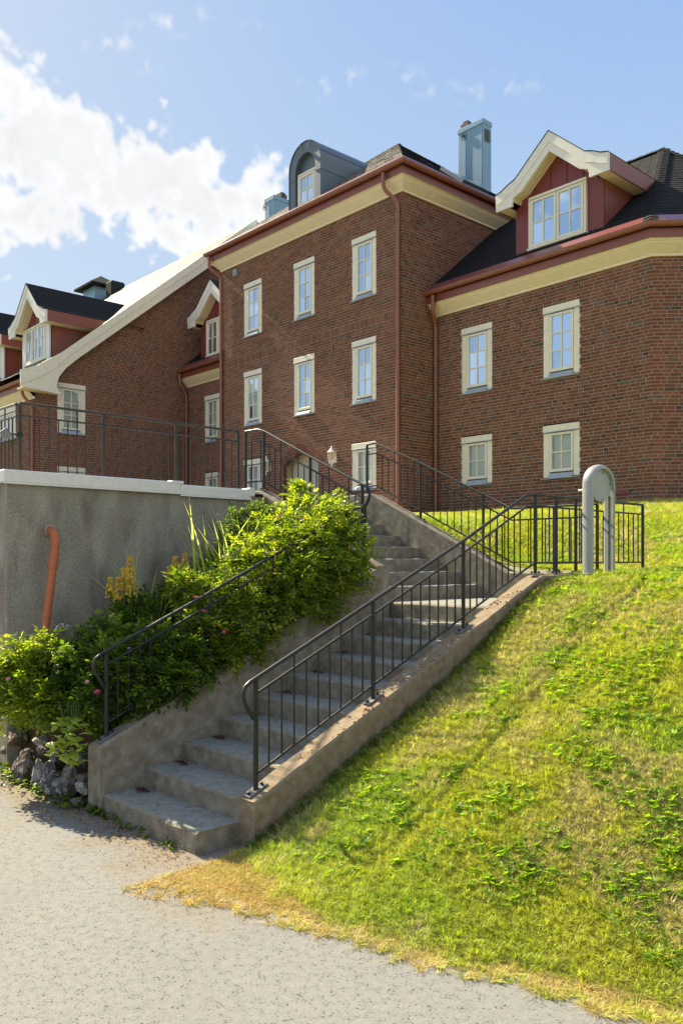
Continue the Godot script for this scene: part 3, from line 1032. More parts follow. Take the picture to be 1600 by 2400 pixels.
# a gabled dormer with flared barge boards; frame at the middle of its front wall, heights in world y
func dormer(parent: Node3D, xf: Transform3D, ya: float, yt: float, hw: float, wall: float, y0: float, back: float, win_y: float, win_w: float, win_h: float, sashes: int, white_sides := false) -> Node3D:
	var g := group_part(parent, "dormer", xf)
	var sc := hw / 1.46
	var pitch := (ya - yt - .10) / (hw * .86)
	var th := 0.44 * sc
	var yb := yt - .37
	var low_back := back * .56
	var top := [Vector2(0, ya), Vector2(hw * .62, ya - pitch * hw * .62 * 1.22), Vector2(hw * .76, yt + .135), Vector2(hw * .88, yt + .045), Vector2(hw, yt)]
	var low := [Vector2(0, ya - th), Vector2(hw * .52, ya - th - hw * .52 * pitch * 1.22), Vector2(hw * .66, yb + .19), Vector2(hw * .685, yb + .08), Vector2(hw * .68, yb), Vector2(hw, yb)]
	for s in [-1.0, 1.0]:
		var poly := PackedVector2Array()
		for p in top: poly.append(Vector2(p.x * s, p.y))
		for i in range(low.size() - 1, -1, -1): poly.append(Vector2(low[i].x * s, low[i].y))
		var mb := MB.new()
		mb.prism(poly, Transform3D.IDENTITY, .30, .35)
		# the upper fillet stands proud
		var strip := PackedVector2Array()
		for p in top: strip.append(Vector2(p.x * s, p.y))
		for i in range(top.size() - 1, -1, -1): strip.append(Vector2(top[i].x * s * (0.985 if i == top.size() - 1 else 1.0), top[i].y - th * .52))
		mb.prism(strip, Transform3D.IDENTITY, .35, .372)
		part(g, "barge_board", mb, M.barge)
		mb = MB.new()
		for i in top.size() - 1:                 # roof skin
			var a: Vector2 = top[i]
			var b: Vector2 = top[i + 1]
			var n := Vector3((a.y - b.y) * s, b.x - a.x, 0)
			mb.face(Vector3(a.x * s, a.y + .02, .385), Vector3(b.x * s, b.y + .02, .385), Vector3(b.x * s, b.y + .02, -back), Vector3(a.x * s, a.y + .02, -back), n)
			mb.face(Vector3(a.x * s, a.y + .02, .385), Vector3(b.x * s, b.y + .02, .385), Vector3(b.x * s, b.y, .385), Vector3(a.x * s, a.y, .385), Vector3.BACK)
		part(g, "dormer_roof", mb, M.shingle)
		mb = MB.new()
		mb.box(Vector3(hw - .03 if s > 0 else -hw, yb + .02, -low_back), Vector3(hw if s > 0 else -hw + .03, yt, .30))
		part(g, "eave_board", mb, M.red_metal)
		mb = MB.new()                           # boarded soffits: the flat one along the eave and the sloping one behind the barge board
		mb.face(Vector3(hw * s, yb + .03, .3), Vector3(wall * s, yb + .03, .3), Vector3(wall * s, yb + .03, -low_back), Vector3(hw * s, yb + .03, -low_back), Vector3.DOWN)
		for i in 3:
			var a: Vector2 = low[i]
			var b: Vector2 = low[i + 1]
			for k in 3:
				var z0 := k * .10
				mb.face(Vector3(a.x * s, a.y + .03, z0), Vector3(b.x * s, b.y + .03, z0), Vector3(b.x * s, b.y + .03, z0 + .092), Vector3(a.x * s, a.y + .03, z0 + .092), Vector3(-s, -1, 0))
		part(g, "soffit", mb, M.cream)
		mb = MB.new()
		mb.box(Vector3(wall - .05 if s > 0 else -wall, y0, -low_back), Vector3(wall if s > 0 else -wall + .05, yb + .06, -.01))
		for k in 3:
			var z := -.45 - k * .5
			mb.box(Vector3(wall if s > 0 else -wall - .012, y0, z - .012), Vector3(wall + .012 if s > 0 else -wall, yb + .03, z + .012))
		part(g, "cheek", mb, M.red_metal)
		if white_sides:
			mb = MB.new()
			var x0: float = s * (win_w / 2 + .01)
			var x1: float = s * wall
			mb.box(Vector3(minf(x0, x1), y0, -.005), Vector3(maxf(x0, x1), win_y + win_h, .055))
			part(g, "corner_board", mb, M.white_paint)
	var mb := MB.new()
	var f := PackedVector2Array([Vector2(-wall, y0), Vector2(wall, y0), Vector2(wall, yb + .05)])
	for i in range(3, -1, -1):
		if low[i].x < wall: f.append(Vector2(low[i].x, low[i].y + .04))
	for i in range(1, 4):
		if low[i].x < wall: f.append(Vector2(-low[i].x, low[i].y + .04))
	f.append(Vector2(-wall, yb + .05))
	mb.prism(f, Transform3D.IDENTITY, -.05, 0.0)
	for x in [-.62, -.2, .22, .64]:
		var xx: float = x * sc * 1.0
		var yy := ya - th - absf(xx) * pitch * 1.22
		mb.box(Vector3(xx - .014, win_y + win_h, 0), Vector3(xx + .014, yy, .02))
	part(g, "front_panel", mb, M.red_board)
	# the window's members are sub-parts of the dormer
	var holder := window(g, Transform3D(Basis.IDENTITY, Vector3(0, win_y, .005)), win_w, win_h, 2, 2 if sashes == 2 else 3, sashes, "dormer")
	for c in holder.get_children():
		var k: Transform3D = holder.transform * c.transform
		holder.remove_child(c)
		g.add_child(c, true)
		c.transform = k
	g.remove_child(holder)
	holder.free()
	mb = MB.new()
	mb.box(Vector3(-win_w / 2, y0, 0), Vector3(win_w / 2, win_y - .05, .03))
	part(g, "apron_flashing", mb, M.zinc)
	return g

func hole(x: float, w: float, y0: float, y1: float) -> Array:
	return [x - w / 2, x + w / 2, y0, y1]

const ROWS := [[6.756, 8.377], [4.059, 5.704], [1.82, 3.03]]

func central_house() -> void:
	var o := thing("brick_building", "three-storey brick block with pyramid roof, round-arched zinc dormer and arched doorway", "building", bframe())
	var w := 7.814
	var y1 := EYE + 9.07
	var holes := []
	for r in 3:
		for x in [1.60, 4.015, 6.434]:
			if r == 2 and x == 4.015: continue
			holes.append(hole(x, .91, EYE + ROWS[r][0], EYE + ROWS[r][1]))
	var door := [w - 4.72, w - 3.18, EYE + .8, EYE + 2.98, .30]
	brick_wall(o, Vector3(-w, 0, 0), Vector3.RIGHT, w, 3.05, y1, holes + [door], null, [[8.225, 8.45]], 300, .55)
	# right flank, seen above and in front of the lower wing
	brick_wall(o, Vector3.ZERO, Vector3.FORWARD, 7.8, 3.05, y1, [], func(y: float) -> Vector2:
		return Vector2(0, 1.25 if y < EYE + 6.6 else minf(7.8, 1.7 + (y - EYE - 6.3) / .78)), [[8.225, 8.45]], 60, 1.5, 1.06)
	var mb := MB.new()
	mb.box(Vector3(-w + .012, 3.05, -7.8), Vector3(-.3, y1 + .3, -1.7))
	mb.box(Vector3(-w + .012, 3.05, -1.7), Vector3(-5.3, y1 + .3, -.3))
	mb.box(Vector3(-2.6, 3.05, -1.7), Vector3(-.3, y1 + .3, -.3))
	mb.box(Vector3(-5.3, EYE + 3.3, -1.7), Vector3(-2.6, y1 + .3, -.3))
	part(o, "inner_wall", mb, M.mortar)
	for r in 3:
		for x in [1.60, 4.015, 6.434]:
			if r == 2 and x == 4.015: continue
			window(o, Transform3D(Basis.IDENTITY, Vector3(-w + x, EYE + ROWS[r][0], 0)), .91, ROWS[r][1] - ROWS[r][0], 2, 3 if r < 2 else 2, 1, "wall", "mirror_glass" if r < 2 else "glass")
	doorway(o, -w + door[0], -w + door[1], door[2], door[3], door[4])
	eaves(o, [Vector2(-w, -7.8), Vector2(-w, 0), Vector2(0, 0), Vector2(0, -7.8)], EYE + 9.06)
	var ye := EYE + 9.06 + .56
	var apex := Vector3(-w / 2, EYE + 12.95, -3.9)
	var c := [Vector3(-w - .4, ye, .4), Vector3(.4, ye, .4), Vector3(.4, ye, -8.2), Vector3(-w - .4, ye, -8.2)]
	roof_slope(o, c[0], c[1], apex, apex, M.sunlit_tan_shingle, .165, "roof", 300)  # front slope takes the sunlit copy, the other three the dark one
	roof_slope(o, c[1], c[2], apex, apex, M.shingle)
	roof_slope(o, c[2], c[3], apex, apex, M.shingle)
	roof_slope(o, c[3], c[0], apex, apex, M.shingle)
	mb = MB.new()                                  # hip caps
	for k in [0, 1]:
		for i in 34:
			var a: Vector3 = c[k].lerp(apex, i / 34.0)
			var b: Vector3 = c[k].lerp(apex, (i + 1.1) / 34.0)
			var sx := Vector3(.13, -.09, 0)
			var sz := Vector3(0, -.09, .13)
			if k == 0: sx.x = -sx.x
			a += Vector3(0, .035, 0)
			b += Vector3(0, .02, 0)
			mb.face(a, b, b - sx * Vector3(1, -1, 1), a - sx * Vector3(1, -1, 1), Vector3(0, 1, 1))
			mb.face(a, b, b - sz * Vector3(1, -1, 1), a - sz * Vector3(1, -1, 1), Vector3(-sx.x, 1, 0))
	part(o, "hip_cap", mb, M.sunlit_tan_shingle)
	# roof window on the right slope
	mb = MB.new()
	var nrm := Vector3(.62, .79, 0).normalized()
	var up := Vector3(-.79, .62, 0).normalized()
	var rf := Transform3D(Basis(Vector3.FORWARD, up, nrm), Vector3(-.55, ye + .75, -3.0))
	mb.box(Vector3(-.55, -.5, 0), Vector3(.55, .5, .09), rf)
	var rw := part(o, "roof_window", mb, M.dark_zinc)
	mb = MB.new()
	mb.box(Vector3(-.47, -.42, .09), Vector3(.47, .42, .1), rf)
	part(rw, "pane", mb, M.mirror_glass)
	barrel_dormer(o)
	chimney(o, Vector3(-2.2, EYE + 10.6, -5.5), .97, .42, EYE + 13.40, true)
	var zz := .375
	downpipe(o, [Vector3(-.30, EYE + 9.50, zz), Vector3(-.28, EYE + 9.12, zz), Vector3(-.09, EYE + 8.80, .075), Vector3(-.09, 3.2, .075)])
	downpipe(o, [Vector3(-w - .20, EYE + 9.50, zz), Vector3(-w - .18, EYE + 9.15, zz), Vector3(-w + .03, EYE + 8.86, .075), Vector3(-w + .03, 3.2, .075)])
	# small grilles
	mb = MB.new()
	mb.box(Vector3(-7.18, EYE + 8.76, .0), Vector3(-7.02, EYE + 8.96, .05))
	for k in 4:
		mb.box(Vector3(-7.16, EYE + 8.78 + k * .045, .05), Vector3(-7.04, EYE + 8.80 + k * .045, .062))
	part(o, "wall_vent", mb, M.zinc)
	mb = MB.new()
	mb.box(Vector3(.0, EYE + 8.78, -.80), Vector3(.02, EYE + 8.93, -.55))
	for k in 4:
		mb.box(Vector3(.02, EYE + 8.79 + k * .035, -.79), Vector3(.032, EYE + 8.81 + k * .035, -.56))
	part(o, "wall_vent", mb, M.red_metal)
	mb = MB.new()
	mb.box(Vector3(-2.62, EYE + 5.62, .0), Vector3(-2.55, EYE + 5.78, .03))
	part(o, "wall_vent", mb, M.red_metal)

func doorway(o: Node3D, x0: float, x1: float, y0: float, y1: float, rise: float) -> void:
	var mid := (x0 + x1) / 2
	var c := (x1 - x0) / 2
	var r := (c * c + rise * rise) / (2 * rise)
	var cy := y1 - r
	var half := asin(c / r)
	# brick arch ring
	var ring := group_part(o, "door_arch")
	var n := 22
	for i in n:
		var a := lerpf(-half * 1.06, half * 1.06, (i + .5) / n)
		var b := part(ring, "brick", brick_mesh(), M["brick%d" % [0, 2, 1, 3][i % 4]])
		var d := Vector3(sin(a), cos(a), 0)
		b.transform = Transform3D(Basis(Vector3(cos(a), -sin(a), 0) * (2.12 * half * r / n - .004 + .012), d * .24, Vector3.BACK), Vector3(mid, cy, .006) + d * (r + .12))
	# recess: brick reveal, then painted porch walls
	var mb := MB.new()
	var pts := [Vector2(x0, y0)]
	for i in 13:
		var a := lerpf(-half, half, i / 12.0)
		pts.append(Vector2(mid + sin(a) * r, cy + cos(a) * r))
	pts.append(Vector2(x1, y0))
	for i in pts.size() - 1:
		var a: Vector2 = pts[i]
		var b: Vector2 = pts[i + 1]
		mb.face(Vector3(a.x, a.y, 0), Vector3(b.x, b.y, 0), Vector3(b.x, b.y, -.12), Vector3(a.x, a.y, -.12), Vector3(mid - (a.x + b.x) / 2, cy - (a.y + b.y) / 2, 0))
	part(o, "door_reveal", mb, M.brick0)
	mb = MB.new()
	var h := y1 + .15
	mb.face(Vector3(x0 - .2, y0, -.12), Vector3(x0 - .2, h, -.12), Vector3(x0 - .2, h, -.36), Vector3(x0 - .2, y0, -.36), Vector3.RIGHT)
	mb.face(Vector3(x1 + .2, y0, -.12), Vector3(x1 + .2, h, -.12), Vector3(x1 + .2, h, -.36), Vector3(x1 + .2, y0, -.36), Vector3.LEFT)
	mb.face(Vector3(x0 - .2, h, -.12), Vector3(x1 + .2, h, -.12), Vector3(x1 + .2, h, -.36), Vector3(x0 - .2, h, -.36), Vector3.DOWN)
	mb.face(Vector3(x0 - .2, y0, -.36), Vector3(x1 + .2, y0, -.36), Vector3(x1 + .2, h, -.36), Vector3(x0 - .2, h, -.36), Vector3.BACK)
	part(o, "porch_wall", mb, M.cream)
	var door := group_part(o, "door", Transform3D(Basis.IDENTITY, Vector3(mid - .1, y0, -.33)))
	mb = MB.new()
	mb.box(Vector3(-.55, 0, -.03), Vector3(.55, 2.0, .03))
	for x in [-.3, -.05, .2, .45]:
		mb.box(Vector3(x - .09, .1, .03), Vector3(x + .09, 1.9, .045))
	part(door, "door_leaf", mb, M.door_paint)
	mb = MB.new()
	mb.tube([Vector3(-.42, 1.0, .03), Vector3(-.42, 1.0, .09), Vector3(-.30, 1.0, .09)], .012, 8)
	part(door, "handle", mb, M.galvanised)

func barrel_dormer(o: Node3D) -> void:
	var g := group_part(o, "round_dormer", Transform3D(Basis.IDENTITY, Vector3(-3.99, 0, -.2)))
	var r := .70
	var y0 := EYE + 9.55
	var yc := EYE + 11.83 - r
	var outer := []
	var inner := []
	for i in 25:
		var a := PI * i / 24.0
		outer.append(Vector2(cos(a) * r, yc + sin(a) * r))
		inner.append(Vector2(cos(a) * .44, yc - .12 + sin(a) * .50))
	outer.push_front(Vector2(r, y0)); outer.append(Vector2(-r, y0))
	inner.push_front(Vector2(.44, y0 + .08)); inner.append(Vector2(-.44, y0 + .08))
	var mb := MB.new()
	for i in outer.size() - 1:                      # front band and inner reveal
		mb.face(Vector3(outer[i].x, outer[i].y, 0), Vector3(outer[i + 1].x, outer[i + 1].y, 0), Vector3(inner[i + 1].x, inner[i + 1].y, 0), Vector3(inner[i].x, inner[i].y, 0), Vector3.BACK)
		mb.face(Vector3(inner[i].x, inner[i].y, 0), Vector3(inner[i + 1].x, inner[i + 1].y, 0), Vector3(inner[i + 1].x, inner[i + 1].y, -.16), Vector3(inner[i].x, inner[i].y, -.16), Vector3(0, yc, 0) - Vector3(inner[i].x, inner[i].y, 0))
	mb.box(Vector3(-.44, y0, -.1), Vector3(.44, y0 + .08, 0))
	for a in [[r, .008], [-r, .008]]:               # seams across the band
		mb.box(Vector3(minf(a[0], a[0] * .63), yc - .28, 0), Vector3(maxf(a[0], a[0] * .63), yc - .262, .01))
	part(g, "front_band", mb, M.dark_zinc)
	mb = MB.new()
	var segs := outer.size() - 1
	for i in segs:                                  # the vault, with smooth normals
		var a: Vector2 = outer[i]
		var b: Vector2 = outer[i + 1]
		var na := Vector3(a.x, maxf(0, a.y - yc), 0).normalized()
		var nb := Vector3(b.x, maxf(0, b.y - yc), 0).normalized()
		mb.tri_n(Vector3(a.x, a.y, .03), Vector3(a.x, a.y, -3), Vector3(b.x, b.y, -3), na, na, nb)
		mb.tri_n(Vector3(a.x, a.y, .03), Vector3(b.x, b.y, -3), Vector3(b.x, b.y, .03), na, nb, nb)
	part(g, "vault", mb, M.dark_zinc)
	mb = MB.new()
	for y in [yc - .30, yc + .25]:                  # standing seams along the side
		var x := r if y < yc else sqrt(r * r - pow(y - yc, 2))
		for s in [-1.0, 1.0]:
			mb.box(Vector3(s * x - .012, y - .008, -2.9), Vector3(s * x + .012, y + .008, .03))
	for a in [70.0, 105.0]:
		var d := Vector3(cos(deg_to_rad(a)), sin(deg_to_rad(a)), 0)
		mb.tube([Vector3(0, yc, .035) + d * r, Vector3(0, yc, .035) + d * (r - .17)], .012, 6)
	part(g, "seam", mb, M.dark_zinc)
	mb = MB.new()
	mb.face(Vector3(-.44, y0 + 1.45, -.15), Vector3(.44, y0 + 1.45, -.15), Vector3(.44, yc + .4, -.15), Vector3(-.44, yc + .4, -.15), Vector3.BACK)
	mb.face(Vector3(-.44, y0, -.17), Vector3(.44, y0, -.17), Vector3(.44, y0 + 1.47, -.17), Vector3(-.44, y0 + 1.47, -.17), Vector3.BACK)
	part(g, "lunette", mb, M.dark_zinc)
	var h := window(g, Transform3D(Basis.IDENTITY, Vector3(0, y0 + .53, -.12)), .80, .94, 2, 2, 1, "dormer")
	for c in h.get_children():
		var k: Transform3D = h.transform * c.transform
		h.remove_child(c)
		g.add_child(c, true)
		c.transform = k
	g.remove_child(h)
	h.free()

func chimney(o: Node3D, at: Vector3, wx: float, wz: float, top: float, louvre: bool) -> void:
	var mb := MB.new()
	var h := top - at.y
	mb.bevel_box(Vector3(-wx / 2, -.6, -wz / 2), Vector3(wx / 2, h - .06, wz / 2), .015, Transform3D(Basis.IDENTITY, at))
	for x in [-wx / 2 + .3, wx / 2 - .04]:
		mb.box(Vector3(x - .008, -.6, wz / 2), Vector3(x + .008, h - .06, wz / 2 + .014), Transform3D(Basis.IDENTITY, at))
	var c := part(o, "chimney", mb, M.blue_metal)
	mb = MB.new()
	mb.bevel_box(Vector3(-wx / 2 - .02, h - .16, -wz / 2 - .02), Vector3(wx / 2 + .02, h, wz / 2 + .02), .015, Transform3D(Basis.IDENTITY, at))
	part(c, "cap", mb, M.blue_metal)
	for x in ([-.3] if louvre else [-.12, .10]):
		mb = MB.new()
		mb.bevel_box(Vector3(x - .16, h, -.14), Vector3(x + .16, h + .17, .14), .02, Transform3D(Basis.IDENTITY, at))
		mb.bevel_box(Vector3(x - .10, h + .17, -.10), Vector3(x + .10, h + .25, .10), .015, Transform3D(Basis.IDENTITY, at))
		part(c, "flue", mb, M.stone1)
	mb = MB.new()
	for k in 3:
		mb.tube([at + Vector3(-.32 + k * .06, h - .18, wz / 2 + .02), at + Vector3(-.36 + k * .06, h - .34, wz / 2 + .03), at + Vector3(-.30 + k * .06, h - .42, wz / 2 + .02), at + Vector3(-.27 + k * .06, h - .25, wz / 2 + .02)], .008, 5)
	part(c, "cable", mb, M.iron)
	if louvre:
		mb = MB.new()
		for k in 7:
			mb.box(Vector3(0, -.018, -.12), Vector3(.03, .012, .12), Transform3D(Basis(Vector3.BACK, -.4), at + Vector3(wx / 2, h - .30 - k * .055, 0)))
		part(c, "louvre", mb, M.dark_zinc)

const RIDGE := 10.32

func right_wing() -> void:
	var o := thing("brick_building", "lower brick wing with chamfered corner, maroon gabled dormer and four casement windows", "building", bframe())
	var z := -1.199
	var y1 := EYE + 6.19
	var win := [[1.338, 4.089, 5.71, 3], [3.716, 4.089, 5.71, 3], [1.338, 1.837, 3.03, 2], [3.716, 1.837, 3.03, 2]]
	var holes := []
	for w in win:
		holes.append(hole(w[0], .945, EYE + w[1], EYE + w[2]))
	brick_wall(o, Vector3(0, 0, z), Vector3.RIGHT, 5.865, 3.05, y1, holes, null, [], 250, 1.25)
	brick_wall(o, Vector3(5.865, 0, z), Vector3(1, 0, -1).normalized(), 3.3, 3.05, y1, [], null, [], 50, 1.25, 1.15)
	for w in win:
		window(o, Transform3D(Basis.IDENTITY, Vector3(w[0], EYE + w[1], z)), .945, w[2] - w[1], 2, w[3], 1, "wall", "mirror_glass" if w[3] == 3 else "glass")
	var mb := MB.new()
	mb.box(Vector3(.0, 3.05, -8.5), Vector3(5.7, y1 + .3, z - .5))
	mb.box(Vector3(5.6, 3.05, -8.5), Vector3(8.17, y1 + .3, -3.6))
	part(o, "inner_wall", mb, M.mortar)
	var line := [Vector2(0.0, z), Vector2(5.865, z), Vector2(8.2, z - 2.335), Vector2(8.2, -9.0)]
	eaves(o, line, EYE + 6.18)
	var ye := EYE + 6.18 + .56
	var l := offset_line(line, .4)
	var e := []
	for p in l: e.append(Vector3(p.x, ye, p.y))
	var apex := Vector3(4.085, EYE + RIDGE, -5.2)
	roof_slope(o, e[0], e[1], apex, Vector3(0, EYE + RIDGE, -5.2), M.shingle, .165, "roof", 300)
	roof_slope(o, e[1], e[2], apex, apex, M.shingle, .165, "roof", 200)
	roof_slope(o, e[2], e[3], apex + Vector3(0, 0, -1.5), apex, M.shingle)
	roof_slope(o, e[3], Vector3(0, ye, -9.4), Vector3(0, EYE + RIDGE, -5.2), apex, M.shingle)
	mb = MB.new()                                  # hip caps
	for i in 30:
		for k in 2:
			var f: Vector3 = e[1 + k]
			var a: Vector3 = f.lerp(apex, i / 30.0) + Vector3(0, .05, 0)
			var b: Vector3 = f.lerp(apex, (i + 1.08) / 30.0) + Vector3(0, .03, 0)
			var d := (b - a).normalized()
			var side := d.cross(Vector3.UP).normalized()
			for s in [-1.0, 1.0]:
				mb.face(a, b, b + side * s * .15 - Vector3(0, .045, 0), a + side * s * .15 - Vector3(0, .045, 0), Vector3.UP)
	part(o, "hip_cap", mb, M.shingle)
	mb = MB.new()
	for i in 14:
		var a := Vector3(4.085 - i * .3, EYE + RIDGE + .06, -5.2)
		for s in [-1.0, 1.0]:
			mb.face(a, a - Vector3(.32, .012, 0), a + Vector3(-.32, -.12, s * .15), a + Vector3(0, -.11, s * .15), Vector3(0, 1, s))
	part(o, "ridge_cap", mb, M.shingle)
	dormer(o, Transform3D(Basis.IDENTITY, Vector3(3.575, 0, z - .1)), EYE + 9.52, EYE + 8.53, 1.46, 1.14, EYE + 6.75, 3.2, EYE + 7.17, 1.50, 1.18, 2)
	dormer(o, Transform3D(Basis(Vector3.UP, deg_to_rad(45)), Vector3(7.62, 0, z - 1.76) - Vector3(.25, 0, .25)), EYE + 8.95, EYE + 8.10, 1.0, .75, EYE + 6.75, 2.6, EYE + 7.17, 1.0, 1.0, 2)
	downpipe(o, [Vector3(.26, EYE + 6.62, z + .375), Vector3(.24, EYE + 6.25, z + .36), Vector3(.085, EYE + 5.92, z + .075), Vector3(.085, 3.3, z + .075)])
	for g in [[2.55, 5.35], [2.55, 3.35]]:
		mb = MB.new()
		mb.box(Vector3(g[0], EYE + g[1], z), Vector3(g[0] + .075, EYE + g[1] + .14, z + .02))
		part(o, "wall_vent", mb, M.red_metal)
	mb = MB.new()
	for k in 3:
		mb.box(Vector3(4.98, EYE + 1.38 + k * .03, z), Vector3(5.38, EYE + 1.40 + k * .03, z + .03))
	part(o, "wall_vent", mb, M.red_metal)

func link_house() -> void:
	var o := thing("brick_building", "short set-back brick link between the gable house and the pyramid-roofed block", "building", bframe())
	var z := -1.199
	var y1 := EYE + 6.19
	var x0 := -11.85
	var len := 11.85 - 7.814
	var holes := [hole(1.83 - .2, .93, EYE + 4.089, EYE + 5.71), hole(1.83 - .2, .93, EYE + 1.837, EYE + 3.03)]
	brick_wall(o, Vector3(x0, 0, z), Vector3.RIGHT, len, 3.05, y1, holes, null, [], 40)
	window(o, Transform3D(Basis.IDENTITY, Vector3(x0 + 1.63, EYE + 4.089, z)), .93, 1.62, 2, 3, 1, "wall", "glass")
	window(o, Transform3D(Basis.IDENTITY, Vector3(x0 + 1.63, EYE + 1.837, z)), .93, 1.19, 2, 2, 1, "wall", "glass")
	var mb := MB.new()
	mb.box(Vector3(x0, 3.05, -8.5), Vector3(-7.85, y1 + .3, z - .5))
	part(o, "inner_wall", mb, M.mortar)
	eaves(o, [Vector2(x0 + .02, z), Vector2(-7.84, z)], EYE + 6.18)
	var ye := EYE + 6.74
	roof_slope(o, Vector3(x0, ye, z + .4), Vector3(-7.82, ye, z + .4), Vector3(-7.82, EYE + RIDGE, -5.2), Vector3(x0, EYE + RIDGE, -5.2), M.shingle)
	dormer(o, Transform3D(Basis.IDENTITY, Vector3(-9.94, 0, z - .1)), EYE + 9.57, EYE + 8.55, 1.46, 1.14, EYE + 6.75, 3.2, EYE + 7.10, 1.42, 1.25, 2)
	downpipe(o, [Vector3(x0 + .12, EYE + 6.62, z + .375), Vector3(x0 + .12, EYE + 6.25, z + .36), Vector3(x0 + .10, EYE + 5.92, z + .075), Vector3(x0 + .10, 3.2, z + .075)])
	chimney(o, Vector3(-10.4, EYE + 9.6, -4.3), .55, 1.0, EYE + 13.35, false)

const GPITCH := 0.825

func gable_y(v: float) -> float:      # height of the big roof over depth v (from the eye)
	return 8.35 + GPITCH * (v + 1.45)

func gable_house() -> void:
	var o := thing("brick_building", "brick gable-end house with long sunlit roof, flared cream barge boards and two dormers", "building", bframe())
	var xg := -11.85
	var vf := -4.333
	var holes := [hole(-3.13 - vf, .957, EYE + 4.10, EYE + 5.73), hole(-3.13 - vf, .957, EYE + 1.837, EYE + 3.03)]
	brick_wall(o, Vector3(xg, 0, -vf), Vector3.FORWARD, 8.4, 3.0, EYE + 12.6, holes, func(y: float) -> Vector2:
		var k := (y - EYE - 8.35) / GPITCH - 1.45 + .45
		return Vector2(maxf(0.0, k - vf), 8.4), [], 300, .5)
	brick_wall(o, Vector3(xg - 9.0, 0, -vf), Vector3.RIGHT, 9.0, 3.0, EYE + 5.12, [[9.0 - 3.75, 9.0 - 1.62, EYE + 4.02, EYE + 5.08]], null, [], 0, .8)
	window(o, Transform3D(Basis(Vector3.FORWARD, Vector3.UP, Vector3.RIGHT), Vector3(xg, EYE + 4.10, 3.13)), .957, 1.63, 2, 3, 1, "wall", "glass")
	window(o, Transform3D(Basis(Vector3.FORWARD, Vector3.UP, Vector3.RIGHT), Vector3(xg, EYE + 1.837, 3.13)), .957, 1.19, 2, 2, 1, "wall", "glass")
	window(o, Transform3D(Basis.IDENTITY, Vector3(xg - 2.685, EYE + 4.02, -vf)), 2.13, 1.06, 2, 2, 3, "wall", "mirror_glass")
	var mb := MB.new()
	mb.box(Vector3(xg - 18, 3.0, -12.0), Vector3(xg - .5, EYE + 5.3, -vf - .5))
	part(o, "inner_wall", mb, M.mortar)
	eaves(o, [Vector2(xg - 18, -vf), Vector2(xg + .02, -vf)], EYE + 5.11)
	# long roof, bell-cast at the foot
	var xe := xg + .40
	var x9 := xg - 18.0
	var foot := [Vector2(-4.86, 5.80), Vector2(-4.45, 6.0), Vector2(-4.0, 6.30), Vector2(-3.6, gable_y(-3.6))]
	for i in 3:
		roof_slope(o, Vector3(x9, EYE + foot[i].y, -foot[i].x), Vector3(xe, EYE + foot[i].y, -foot[i].x), Vector3(xe, EYE + foot[i + 1].y, -foot[i + 1].x), Vector3(x9, EYE + foot[i + 1].y, -foot[i + 1].x), M.sunlit_pale_shingle, .165, "eave_roof")
	var yr := gable_y(4.0)
	roof_slope(o, Vector3(x9, EYE + foot[3].y, -foot[3].x), Vector3(xe, EYE + foot[3].y, -foot[3].x), Vector3(xe, EYE + yr, -4.0), Vector3(x9, EYE + yr, -4.0), M.sunlit_pale_shingle, .19)
	mb = MB.new()
	mb.face(Vector3(x9, EYE + yr, -4), Vector3(xe, EYE + yr, -4), Vector3(xe, EYE + 5.8, -12.9), Vector3(x9, EYE + 5.8, -12.9), Vector3(0, 1, -1))
	mb.tri(Vector3(xg - .05, EYE + yr, -4), Vector3(xg - .05, EYE + 5.8, 4.3), Vector3(xg - .05, EYE + 5.8, -12.9), Vector3.RIGHT)
	part(o, "rear_roof", mb, M.shingle)
	# barge board with its curled foot
	var top := []
	for p in foot: top.append(Vector2(p.x, p.y + .06))
	top[0] = Vector2(-4.95, 5.86)
	top.append(Vector2(4.0, yr + .08))
	var pl := PackedVector2Array()
	for p in top: pl.append(Vector2(p.x, EYE + p.y))
	for p in [Vector2(4.0, yr - .50), Vector2(-3.05, gable_y(-3.05) - .50), Vector2(-3.5, 6.12), Vector2(-3.72, 5.82), Vector2(-3.80, 5.55), Vector2(-3.74, 5.36), Vector2(-3.66, 5.26), Vector2(-4.95, 5.36)]:
		pl.append(Vector2(p.x, EYE + p.y))
	var bf := Transform3D(Basis(Vector3.FORWARD, Vector3.UP, Vector3.RIGHT), Vector3(xe - .05, 0, 0))
	mb = MB.new()
	mb.prism(pl, bf, 0.0, 0.05)
	var pl2 := PackedVector2Array()
	for p in top: pl2.append(Vector2(p.x, EYE + p.y))
	for p in [Vector2(4.0, yr - .20), Vector2(-3.4, gable_y(-3.4) - .22), Vector2(-3.9, 6.02), Vector2(-4.4, 5.68), Vector2(-4.95, 5.42)]: pl2.append(Vector2(p.x, EYE + p.y))
	mb.prism(pl2, bf, 0.05, 0.075)
	part(o, "barge_board", mb, M.trim)
	mb = MB.new()
	mb.face(Vector3(xg, EYE + gable_y(-3.5) - .3, 3.5), Vector3(xe - .04, EYE + gable_y(-3.5) - .3, 3.5), Vector3(xe - .04, EYE + yr - .3, -4), Vector3(xg, EYE + yr - .3, -4), Vector3(0, -1, 1))
	mb.box(Vector3(xg - .02, EYE + 5.30, 3.6), Vector3(xe - .06, EYE + 5.36, 4.9))
	part(o, "verge_soffit", mb, M.cream)
	for x in [13.28, 13.28 + 3.94]:
		dormer(o, Transform3D(Basis.IDENTITY, Vector3(-x, 0, 3.69)), EYE + 9.14, EYE + 7.96, 1.56, 1.10, EYE + 6.0, 3.2, EYE + 6.60, 1.72, 1.22, 3, true)
